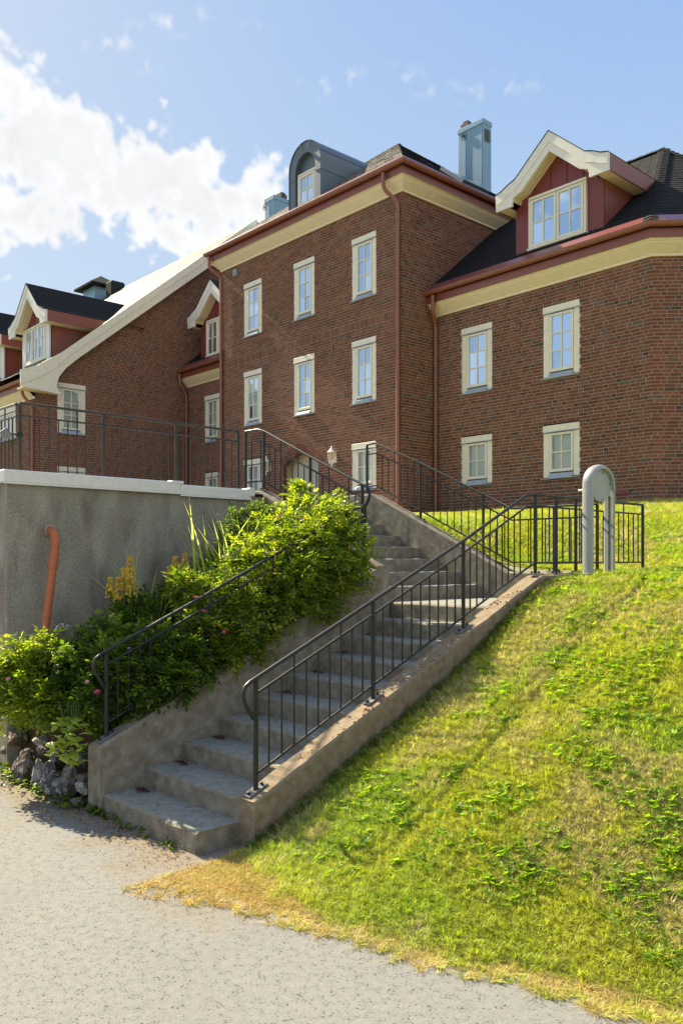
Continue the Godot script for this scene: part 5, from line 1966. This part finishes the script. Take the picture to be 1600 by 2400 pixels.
	# reddish moss crumbs on the sunny stair wall
	var xfs := []
	for i in 520:
		var p := rng.randf_range(.9, 4.1)
		var q := rng.randf_range(-.20, -.02)
		if noise_at(p * 3.0, q * 9.0) < .08: continue
		var w := SW(p, q, prof(RIGHT_TOP, p))
		xfs.append(Transform3D(Basis.from_euler(Vector3(rng.randf(), rng.randf() * 6, rng.randf())) * rng.randf_range(.2, .75), w))
	tag(multi(self, "moss_crumbs", stone_small(), M.crumb, xfs, []), "reddish dry moss crumbs on the top of the sunlit stair wall", "moss", "", "stuff")

var pn: FastNoiseLite
func noise_at(x: float, y: float) -> float:
	if pn == null: pn = noise(17, .5, 3)
	return pn.get_noise_2d(x, y)

func stone_small() -> Mesh:
	var mb := MB.new()
	mb.lathe([Vector2(0, -.004), Vector2(.014, -.004), Vector2(.018, .003), Vector2(.010, .009), Vector2(0, .010)], Vector3.ZERO, 6, false)
	return mb.mesh()

# ---------------------------------------------------------------- plants
func leaflet(mb: MB, at: Vector3, along: Vector3, up: Vector3, ln: float, w: float) -> void:
	var side := along.cross(up).normalized() * w / 2.0
	var lift := up * w * .22
	var m := at + along * ln * .45 - lift * .6
	var tip := at + along * ln - up * ln * .10
	mb.tri(at, m + side + lift, m, up)
	mb.tri(m, m + side + lift, tip, up)
	mb.tri(at, m - side + lift, m, up)
	mb.tri(m, m - side + lift, tip, up)

func spray(pairs: int, ln: float, w: float) -> Mesh:          # a compound leaf
	var mb := MB.new()
	for i in pairs:
		var x := .25 * ln + i * ln * .85
		var at := Vector3(x, -x * x * 2.0, 0)
		for s in [-1.0, 1.0]:
			leaflet(mb, at, Vector3(.55, -.05, s * .83).normalized(), Vector3.UP, ln * (1.0 - .08 * absf(i - pairs * .5)), w)
	var e := .25 * ln + pairs * ln * .85
	leaflet(mb, Vector3(e - .3 * ln, -e * e * 1.6, 0), Vector3(1, -.15, 0).normalized(), Vector3.UP, ln * 1.1, w * 1.1)
	return mb.mesh()

func rose(parent: Node3D, at: Vector3, r: float, m: Material) -> void:
	var mb := MB.new()
	var b := Basis.from_euler(Vector3(rng.randf_range(.3, .9), rng.randf_range(-.4, .6), 0))
	for ring in 3:
		var n := 6 - ring
		for i in n:
			var a := TAU * (i + ring * .4) / n
			var d := Vector3(cos(a), .25 + ring * .45, sin(a)).normalized()
			var s := d.cross(Vector3.UP).normalized() * r * (.62 - ring * .12)
			var k := r * (1.0 - ring * .22)
			var c := at + b * (d * k * .55)
			mb.face(at + b * (d * .1 * k), c + b * s, at + b * (d * k + Vector3(0, .1 * r, 0)), c - b * s, b * Vector3.UP)
	var f := part(parent, "rose", mb, m)
	mb = MB.new()
	mb.lathe([Vector2(0, 0), Vector2(r * .2, r * .1), Vector2(0, r * .25)], at, 8, true, b)
	part(f, "stamens", mb, M.pollen)

func shrub(label: String, group: String, blobs: Array, n: int, palette: Array, leaf: Mesh, m: Material, root: Vector3, shoots := 0) -> Node3D:
	var o := thing("rose_shrub" if group == "rose shrubs in the bed" else "shrub", label, "shrub", Transform3D.IDENTITY, group)
	var gn := noise(n, 2.6, 3)
	var total := 0.0
	for b in blobs: total += b[3] * b[3]
	var xfs := []
	var cols := []
	var stems := MB.new()
	for b in blobs:
		var c := at_q(b[0], b[1], b[2])
		var r: float = b[3] * -c.z / FOCAL
		var bent := root.lerp(c, .5) + Vector3(rng.randf_range(-.08, .08), .06, rng.randf_range(-.08, .08))
		stems.tube([root + Vector3(rng.randf_range(-.1, .1), 0, rng.randf_range(-.1, .1)), bent, c, c + Vector3(rng.randf_range(-.2, .2) * r, r * .7, rng.randf_range(-.2, .2) * r)], .011, 5, .004)
		var cnt := int(n * b[3] * b[3] / total)
		for i in cnt:
			var d := Vector3(rng.randfn(), rng.randfn() * .9 + .12, rng.randfn()).normalized()
			var rr := r * pow(rng.randf(), .38) * (1.0 + .65 * gn.get_noise_3dv(c + d * r))
			var at := c + d * rr
			if gn.get_noise_3dv(at * 2.4) < -.08: continue
			var k := pq_of(at.x, -at.z)
			if k.y > 3.33 and k.x < 3.3: continue
			if k.y < WIDE and at.y < EYE + K * (LOW + ceil(maxf(k.x, 0) / RUN) * RISE) + .06: continue
			var dir := (d + Vector3(rng.randfn(), rng.randfn() * .6 - .1, rng.randfn()) * .65).normalized()
			var up := (Vector3.UP * 1.1 + d * .5 + Vector3(rng.randfn(), rng.randfn(), rng.randfn()) * .35)
			var z := dir.cross(up).normalized()
			xfs.append(Transform3D(Basis(dir, z.cross(dir), z) * rng.randf_range(.6, 1.35), at))
			cols.append(tint(palette))
	for i in shoots:                                     # long young shoots that stand out of the crown
		var b: Array = blobs[rng.randi() % blobs.size()]
		var c := at_q(b[0], b[1], b[2])
		var r: float = b[3] * -c.z / FOCAL
		var d := Vector3(rng.randfn() * .55, 1.0, rng.randfn() * .55).normalized()
		var tip := c + d * r * rng.randf_range(1.2, 1.55)
		stems.tube([c + d * r * .5, tip], .005, 5, .002)
		for k in 12:
			var at := (c + d * r * .6).lerp(tip, k / 11.0)
			var a := k * 2.4
			var dir := (Vector3(cos(a), .45, sin(a)) + d * .3).normalized()
			var z := dir.cross(Vector3.UP).normalized()
			xfs.append(Transform3D(Basis(dir, z.cross(dir), z) * rng.randf_range(.6, 1.0), at))
			cols.append(tint(palette))
	part(o, "stems", stems, M.stem)
	multi(o, "foliage", leaf, m, xfs, cols)
	return o

func tint(palette: Array) -> Color:
	var a: Array = palette[rng.randi() % palette.size()]
	var j := rng.randf_range(.75, 1.25)
	return Color(a[0] * j, a[1] * j, a[2] * j)

func blade(mb: MB, at: Vector3, lean: Vector3, h: float, w: float, segs := 5, twist := 0.0) -> void:
	var side := lean.cross(Vector3.UP)
	side = (side if side.length() > .01 else Vector3.RIGHT).normalized().rotated(Vector3.UP, twist)
	var prev := [at - side * w / 2, at + side * w / 2]
	for i in range(1, segs + 1):
		var t := float(i) / segs
		var c := at + Vector3.UP * h * t * (1.0 - .18 * t * lean.length()) + lean * h * t * t
		var ww := w * (1.0 - pow(t, 2.2)) / 2.0
		var n := Vector3.UP.cross(side)
		var cur := [c - side * ww, c + side * ww]
		if i < segs:
			mb.face(prev[0], prev[1], cur[1], cur[0], n)
		else:
			mb.tri(prev[0], prev[1], c, n)
		prev = cur

func broad_leaf(size: float) -> Mesh:
	var mb := MB.new()
	var prev := [Vector3.ZERO, Vector3.ZERO, Vector3.ZERO]
	for i in range(1, 7):
		var t := i / 6.0
		var w := size * .34 * sin(pow(t, .75) * PI) + .001
		var c := Vector3(t * size, .10 * size * sin(t * 2.2) - t * t * .16 * size, 0)
		var cur := [c + Vector3(0, w * .28, -w), c, c + Vector3(0, w * .28, w)]
		for k in 2:
			mb.face(prev[k], prev[k + 1], cur[k + 1], cur[k], Vector3.UP)
		prev = cur
	return mb.mesh()

func broad_plant(label: String, at: Vector3, n: int, size: float, spread: float, down: float, palette: Array) -> void:
	var o := thing("broadleaf_plant", label, "plant", Transform3D(Basis.IDENTITY, at))
	var meshes := [broad_leaf(size), broad_leaf(size * .8), broad_leaf(size * 1.15)]
	for i in n:
		var a := rng.randf() * TAU
		var off := Vector3(rng.randfn() * spread, rng.randf_range(-down, .08), rng.randfn() * spread * .6)
		if off.y < -.05: off.z = absf(off.z) + .04
		var pitch := rng.randf_range(-.7, .6)
		var b := Basis(Vector3.UP, a) * Basis(Vector3.BACK, pitch) * Basis(Vector3.RIGHT, rng.randf_range(-.4, .4))
		var l := part(o, "leaf", meshes[i % 3], leaf_tone(palette, i))
		l.transform = Transform3D(b, off)
	var mb := MB.new()
	for i in 10:
		var d := Vector3(rng.randfn() * spread, .18 + rng.randf() * .06, rng.randfn() * spread * .4)
		mb.tube([Vector3(d.x * .4, -.02, 0), d], .004, 4)
		for k in 6:
			leaflet(mb, d - Vector3(0, k * .018, 0), Vector3(rng.randfn(), .3, rng.randfn()).normalized(), Vector3.UP, .02, .010)
	part(o, "flower_stalks", mb, M.green_stem)

func leaf_tone(palette: Array, i: int) -> Material:
	var a: Array = palette[i % palette.size()]
	var key := "leaf_%d_%d_%d" % [a[0] * 1000, a[1] * 1000, a[2] * 1000]
	if not M.has(key):
		var m := mat(key, lin(a[0], a[1], a[2]), .4, 0, .5)
		m.backlight_enabled = true
		m.backlight = Color(.95, 1.0, .5)
	return M[key]

func planting() -> void:
	var leaf := spray(2, .050, .030)
	var green := [[.16, .24, .032], [.21, .30, .036], [.12, .20, .03], [.28, .35, .042], [.18, .27, .034]]
	var deep := [[.065, .125, .024], [.085, .15, .028], [.10, .175, .03], [.07, .13, .023]]
	var bright := [[.42, .47, .05], [.50, .52, .055], [.33, .40, .045], [.24, .31, .04]]
	var grp := "rose shrubs in the bed"
	var root := func(p: float, q: float) -> Vector3: return SW(p, q, prof(LEFT_TOP, p) - .15)
	var a := shrub("tallest rose bush, spilling over the stair wall beside the upper flight", grp, [[700, 1232, 2.0, 68], [775, 1240, 1.6, 66], [640, 1285, 2.1, 74], [735, 1290, 1.48, 96], [815, 1290, 1.38, 54], [605, 1335, 1.8, 80], [690, 1375, 1.42, 76], [775, 1365, 1.36, 68], [704, 1165, 2.1, 26], [800, 1200, 1.6, 36], [835, 1340, 1.32, 36], [740, 1420, 1.36, 44], [660, 1430, 1.38, 48]], 7200, green + bright, leaf, M.leaf, root.call(2.5, 2.1), 26)
	for r in [[655, 1210, 2.2, 0], [700, 1215, 2.0, 0], [560, 1290, 2.2, 1], [745, 1240, 1.9, 1], [690, 1235, 2.0, 0]]:
		rose(a, at_q(r[0], r[1], r[2] - .30), .028, M.petal_pale if r[3] else M.petal_pink)
	var b := shrub("yellow-green rose bush leaning through the lower railing at mid flight", grp, [[510, 1415, 1.7, 62], [560, 1470, 1.5, 70], [480, 1490, 1.55, 56], [610, 1425, 1.6, 62], [540, 1525, 1.42, 48], [430, 1380, 1.9, 36], [600, 1500, 1.40, 40]], 4600, bright + green, leaf, M.leaf, root.call(1.5, 1.8), 12)
	for r in [[478, 1433, 1.35, 0], [525, 1482, 1.25, 0], [592, 1490, 1.2, 1], [458, 1400, 1.45, 0]]:
		rose(b, at_q(r[0], r[1], r[2]), .024, M.petal_pink if r[3] == 0 else M.petal_pale)
	var c := shrub("sunlit rose bush at the outer end of the bed above the boulders", grp, [[55, 1570, 2.62, 60], [105, 1610, 2.38, 66], [20, 1625, 2.75, 52], [120, 1655, 2.1, 40], [112, 1520, 2.4, 30], [60, 1650, 2.45, 44]], 4200, bright + green, leaf, M.leaf, root.call(.45, 2.5), 10)
	rose(c, at_q(20, 1592, 2.1), .022, M.petal_pink)
	var d := shrub("deep green rose bush with one magenta bloom behind the lower handrail", grp, [[200, 1570, 2.1, 74], [275, 1585, 1.75, 72], [345, 1600, 1.52, 66], [255, 1520, 2.1, 60], [375, 1530, 1.62, 60], [410, 1600, 1.44, 50], [320, 1650, 1.6, 46], [215, 1645, 1.8, 54], [440, 1540, 1.45, 50], [150, 1560, 2.3, 50], [470, 1560, 1.4, 40]], 9000, deep + green, leaf, M.leaf, root.call(.7, 2.0), 10)
	rose(d, at_q(228, 1623, 1.5), .036, M.petal_pink)
	for r in [[303, 1520, 1.6], [205, 1598, 1.5], [345, 1545, 1.5]]:
		rose(d, at_q(r[0], r[1], r[2]), .02, M.petal_pale)
	shrub("loose dark perennials filling the bed under the yellow spikes", "", [[330, 1440, 2.7, 50], [400, 1420, 2.6, 50], [290, 1470, 2.6, 42], [450, 1440, 2.4, 50], [500, 1350, 2.55, 46], [560, 1300, 2.45, 50], [545, 1235, 2.55, 30], [600, 1235, 2.5, 40], [350, 1480, 2.4, 44]], 3600, deep + green, leaf, M.leaf, root.call(1.5, 2.6), 14)
	# irises
	for g in [[540, 1365, 2.25, 44, .86, "bright sword-leaved iris clump behind the tallest rose bush", bright], [345, 1425, 2.6, 24, .74, "narrow sword-leaved iris clump against the retaining wall", bright]]:
		var base := at_q(g[0], g[1], g[2])
		var k := pq_of(base.x, -base.z)
		base.y = EYE + K * soil(k.x, k.y)
		var o := thing("iris_clump", g[5], "plant", Transform3D(Basis.IDENTITY, base), "irises in the bed")
		for i in g[3]:
			var mb := MB.new()
			var off := Vector3(rng.randfn() * .15, 0, rng.randfn() * .08)
			blade(mb, off, Vector3(rng.randfn() * .32 - .08, 0, rng.randfn() * .18), g[4] * rng.randf_range(.75, 1.35) * 1.25, rng.randf_range(.028, .042), 7, rng.randf_range(-.6, .6))
			part(o, "leaf", mb, leaf_tone(g[6], i))
	# yellow loosestrife
	var small := spray(2, .03, .014)
	var n := 0
	for s in [[278, 1385, 2.6], [290, 1362, 2.6], [304, 1335, 2.7], [410, 1335, 2.55], [433, 1328, 2.5], [259, 1382, 2.7], [262, 1470, 2.3], [398, 1358, 2.6], [306, 1375, 2.5]]:
		var tip := at_q(s[0], s[1] - 22, s[2])
		var k := pq_of(tip.x, -tip.z)
		var foot := Vector3(tip.x, EYE + K * soil(k.x, k.y), tip.z)
		var o := thing("loosestrife", "yellow-flowered loosestrife stem standing before the retaining wall", "flower", Transform3D(Basis.IDENTITY, foot), "yellow loosestrife in the bed")
		var h := tip.y - foot.y
		var mb := MB.new()
		mb.tube([Vector3.ZERO, Vector3(.02, h * .5, 0), Vector3(0, h, 0)], .006, 5, .003)
		part(o, "stem", mb, M.green_stem)
		var xfs := []
		var cols := []
		for i in 60:
			var y := h * rng.randf_range(.1, .88)
			var a2 := rng.randf() * TAU
			var dir := Vector3(cos(a2), .35, sin(a2)).normalized()
			var z := dir.cross(Vector3.UP).normalized()
			xfs.append(Transform3D(Basis(dir, z.cross(dir), z) * rng.randf_range(.8, 1.5), Vector3(0, y, 0)))
			cols.append(tint(green + deep))
		multi(o, "foliage", small, M.leaf, xfs, cols)
		mb = MB.new()
		for i in 130:
			var y := h + .04 - rng.randf() * .24
			var a2 := rng.randf() * TAU
			var rr := .014 + .034 * clampf((h - y) / .12, .15, 1)
			var c0 := Vector3(cos(a2) * rr, y, sin(a2) * rr)
			var bs := Basis.from_euler(Vector3(rng.randfn(), rng.randfn(), rng.randfn())) * .015
			mb.face(c0 + bs * Vector3(-1, 0, 0), c0 + bs * Vector3(0, .3, 1), c0 + bs * Vector3(1, 0, 0), c0 + bs * Vector3(0, .3, -1), Vector3.UP)
		part(o, "flower_spike", mb, M.petal_yellow)
		n += 1
	# pale small flowers by the foot of the wall
	for s in [[135, 1470, 0], [148, 1465, 0], [158, 1468, 0], [128, 1496, 0], [120, 1510, 0], [185, 1478, 1], [172, 1487, 1], [225, 1478, 0], [192, 1488, 0], [246, 1492, 0], [50, 1494, 1], [76, 1490, 1], [168, 1500, 1], [205, 1495, 0]]:
		var tip := at_q(s[0], s[1], 2.85)
		var o := thing("meadow_flower", "small white flower on a thin stem near the drainpipe" if s[2] == 0 else "small pink flower on a thin stem near the drainpipe", "flower", Transform3D(Basis.IDENTITY, tip), "small white flowers near the drainpipe" if s[2] == 0 else "small pink flowers near the drainpipe")
		var mb := MB.new()
		mb.tube([Vector3(rng.randfn() * .03, -.35, 0), Vector3.ZERO], .003, 4)
		part(o, "stem", mb, M.green_stem)
		mb = MB.new()
		for i in 9:
			var bs := Basis.from_euler(Vector3(rng.randfn(), rng.randfn(), rng.randfn())) * .011
			var c0 := Vector3(rng.randfn(), rng.randfn(), rng.randfn()) * .010
			mb.face(c0 + bs * Vector3(-1, 0, 0), c0 + bs * Vector3(0, .3, 1), c0 + bs * Vector3(1, 0, 0), c0 + bs * Vector3(0, .3, -1), Vector3.UP)
		part(o, "petals", mb, M.petal_white if s[2] == 0 else M.petal_pale)
	var pk := on_p(172, 1705, -.10)
	broad_plant("broad-leaved plant hanging over the boulders next to the stair wall", SW(pk.x, pk.y, pk.z), 84, .105, .10, .32, [[.12, .22, .03], [.17, .27, .04], [.09, .17, .03], [.22, .28, .05]])
	pk = on_p(14, 1690, .05)
	broad_plant("broad-leaved plant at the outer corner of the bed below the sunlit roses", SW(pk.x, pk.y, pk.z), 30, .12, .08, .12, [[.13, .24, .03], [.17, .28, .04], [.10, .19, .03]])
	# creeping weeds at the foot of the stones and of the first step
	var xfs := []
	var cols := []
	var lf := broad_leaf(.045)
	for i in 1500:
		var q := rng.randf_range(.1, 3.3)
		var band := .05 if q < 1.5 else .22
		if q < 1.2 and rng.randf() < .80: continue
		var p := -.03 - absf(rng.randfn()) * band * .55 + (.02 if q > 1.56 else 0.0)
		if noise_at(q * 9.0, p * 5.0) < -.05: continue
		var w := SW(p, q, LOW) + Vector3(0, rng.randf() * (.10 if q > 1.5 else .05), 0)
		xfs.append(Transform3D(Basis.from_euler(Vector3(rng.randfn() * .5, rng.randf() * TAU, rng.randfn() * .5 + .3)) * rng.randf_range(.5, 1.3), w))
		cols.append(tint(deep + green))
	tag(multi(self, "creeping_weeds", lf, M.leaf, xfs, cols), "low creeping weeds along the foot of boulders and first step", "weeds", "", "stuff")
	# litter of brown and red leaves on the road below the step
	xfs = []
	cols = []
	for i in 420:
		var q := rng.randf_range(-.3, 3.0)
		var w := SW(-.06 - absf(rng.randfn()) * .16, q, LOW) + Vector3(0, .004 + rng.randf() * .006, 0)
		xfs.append(Transform3D(Basis.from_euler(Vector3(rng.randfn() * .3, rng.randf() * TAU, rng.randfn() * .3)) * rng.randf_range(.25, .6), w))
		cols.append(tint([[.30, .14, .06], [.22, .10, .05], [.40, .24, .10], [.28, .03, .03]]))
	tag(multi(self, "leaf_litter", lf, M.leaf, xfs, cols), "dry leaf litter on the road under the first step", "leaves", "", "stuff")

# ---------------------------------------------------------------- lawn
func tuft(n: int, h: float, w: float, flop: float, sd: int) -> Mesh:
	var r := RandomNumberGenerator.new()
	r.seed = sd
	var mb := MB.new()
	for i in n:
		var a := r.randf() * TAU
		var d := Vector3(cos(a), 0, sin(a))
		var lean := d * r.randf_range(.15, 1.0) * flop
		blade(mb, d * r.randf() * .016, lean, h * r.randf_range(.55, 1.2), w, 3, r.randf_range(-1, 1))
	return mb.mesh()

func lawn_ok(x: float, d: float) -> bool:
	var k := pq_of(x, d)
	if k.x < 5.73 and k.y > -.235: return false
	if k.y > 5.4: return false
	var u := -(x - 1.496) * sin(deg_to_rad(42.059)) + (d - 20.718) * cos(deg_to_rad(42.059))
	var v := (x - 1.496) * cos(deg_to_rad(42.059)) + (d - 20.718) * sin(deg_to_rad(42.059))
	if v > 1.17 and u > -5.87: return false
	if v > -.02 and u > -.02: return false
	if (v - 1.199) + (-5.865 - u) * -1.0 > -.02 and u <= -5.87: return false
	return true

func grass() -> void:
	var patch := noise(201, .55, 4)
	var fine := noise(202, 2.3, 3)
	var lush := noise(203, .35, 3)
	var lists := [[], [], []]
	var cols := [[], [], []]
	var d := 3.75
	while d < 23.0:
		var s := .0027 * d
		var x := -.45 * d
		while x < .45 * d + 2.6:
			var xx := x + rng.randf_range(-.5, .5) * s * 1.4
			var dd := d + rng.randf_range(-.5, .5) * s * 1.4
			x += s
			if xx < -1.6 or not lawn_ok(xx, dd): continue
			var y := lawn_fast(xx, dd)
			if y < -.004:
				if y < -.05 or d > 8.0 or rng.randf() > .5 + y * 9.0 + fine.get_noise_2d(xx * 3, dd * 3): continue
				y = 0.008
			var dry := smooth(.02, .42, patch.get_noise_2d(xx, dd) + .55 * fine.get_noise_2d(xx, dd) + .04)
			var edge := 1.0 - smooth(.0, .025 + .065 * smooth(-.1, .9, -xx), y + fine.get_noise_2d(xx * 2, dd * 2) * .05)
			if d < 8.0: dry = maxf(dry, edge)
			var g := lush.get_noise_2d(xx * 1.6 + 9, dd * 1.6) * .5 + .5
			var green := Vector3(.54, .54, .065).lerp(Vector3(.42, .51, .05), smooth(.35, .75, g))
			var straw := Vector3(.62, .53, .26) if edge < .4 else Vector3(.66, .47, .21).lerp(Vector3(.60, .37, .13), smooth(-.1, .9, -xx))
			var c := green.lerp(straw, clampf(dry * rng.randf_range(.35, 1.25), 0, 1)) * rng.randf_range(.55, 1.4)
			var k := 2 if edge > .45 and d < 8.0 else rng.randi() % 2
			var sc := rng.randf_range(.55, 1.35) * (1.0 + .045 * maxf(0, d - 6.0))
			lists[k].append(Transform3D(Basis(Vector3.UP, rng.randf() * TAU) * Basis(Vector3.RIGHT, rng.randfn() * .12) * sc, Vector3(xx, y - .012, -dd)))
			cols[k].append(Color(c.x, c.y, c.z))
		d += s
	print("tufts ", lists[0].size() + lists[1].size() + lists[2].size())
	var meshes := [tuft(9, .034, .0044, 2.0, 1), tuft(8, .046, .0042, 1.5, 2), tuft(9, .044, .0034, 2.8, 3)]
	var labels := ["short mown yellow-green grass of the lawn", "longer grass blades mixed through the lawn", "straw-coloured dry grass along the road edge of the lawn"]
	var called := ["grass", "long_grass", "dry_grass"]
	for k in 3:
		tag(multi(self, called[k], meshes[k], M.grass_blade, lists[k], cols[k]), labels[k], "grass", "", "stuff")
	# broad-leaved weeds in the turf
	var xfs := []
	var wc := []
	var ros := MB.new()
	for i in 8:
		var a := TAU * i / 8 + rng.randf() * .5
		var b := Basis(Vector3.UP, a) * Basis(Vector3.BACK, rng.randf_range(.1, .6))
		var ln := rng.randf_range(.035, .065)
		leaflet(ros, Vector3.ZERO, b.x, b.y, ln, ln * .52)
	for i in 20000:
		var dd := 3.9 + 9.0 * pow(rng.randf(), 1.4)
		var xx := rng.randf_range(-.2, .44) * dd + (rng.randf() * 2.4 if rng.randf() < .35 else 0.0)
		if not lawn_ok(xx, dd): continue
		var y := lawn_fast(xx, dd)
		if y < .10: continue
		var cl := fine.get_noise_2d(xx * .62 + 40, dd * .62) + .45 * patch.get_noise_2d(xx * .9 + 7, dd * .9)
		if cl < -.10 + rng.randf() * .55: continue
		xfs.append(Transform3D(Basis.from_euler(Vector3(rng.randfn() * .25, rng.randf() * TAU, rng.randfn() * .25)) * rng.randf_range(.35, .95), Vector3(xx, y + .016, -dd)))
		wc.append(tint([[.27, .44, .045], [.32, .48, .05], [.22, .39, .04], [.37, .50, .055]]))
	print("weeds ", xfs.size())
	tag(multi(self, "lawn_weeds", ros.mesh(), M.leaf, xfs, wc), "bright green broad-leaved weeds scattered in clumps over the lawn", "weeds", "", "stuff")
	# taller unmown grass against the stair wall
	xfs = []
	wc = []
	for i in 1500:
		var p := rng.randf_range(.3, 5.6)
		var q := -.225 - absf(rng.randfn()) * .045
		var w := SW(p, q, 0)
		w.y = lawn_fast(w.x, -w.z) - .01
		xfs.append(Transform3D(Basis(Vector3.UP, rng.randf() * TAU) * rng.randf_range(.7, 1.7), w))
		wc.append(tint([[.09, .16, .025], [.13, .19, .03], [.28, .24, .09]]))
	tag(multi(self, "wall_grass", meshes[1], M.grass_blade, xfs, wc), "taller uncut grass along the foot of the stair wall", "grass", "", "stuff")
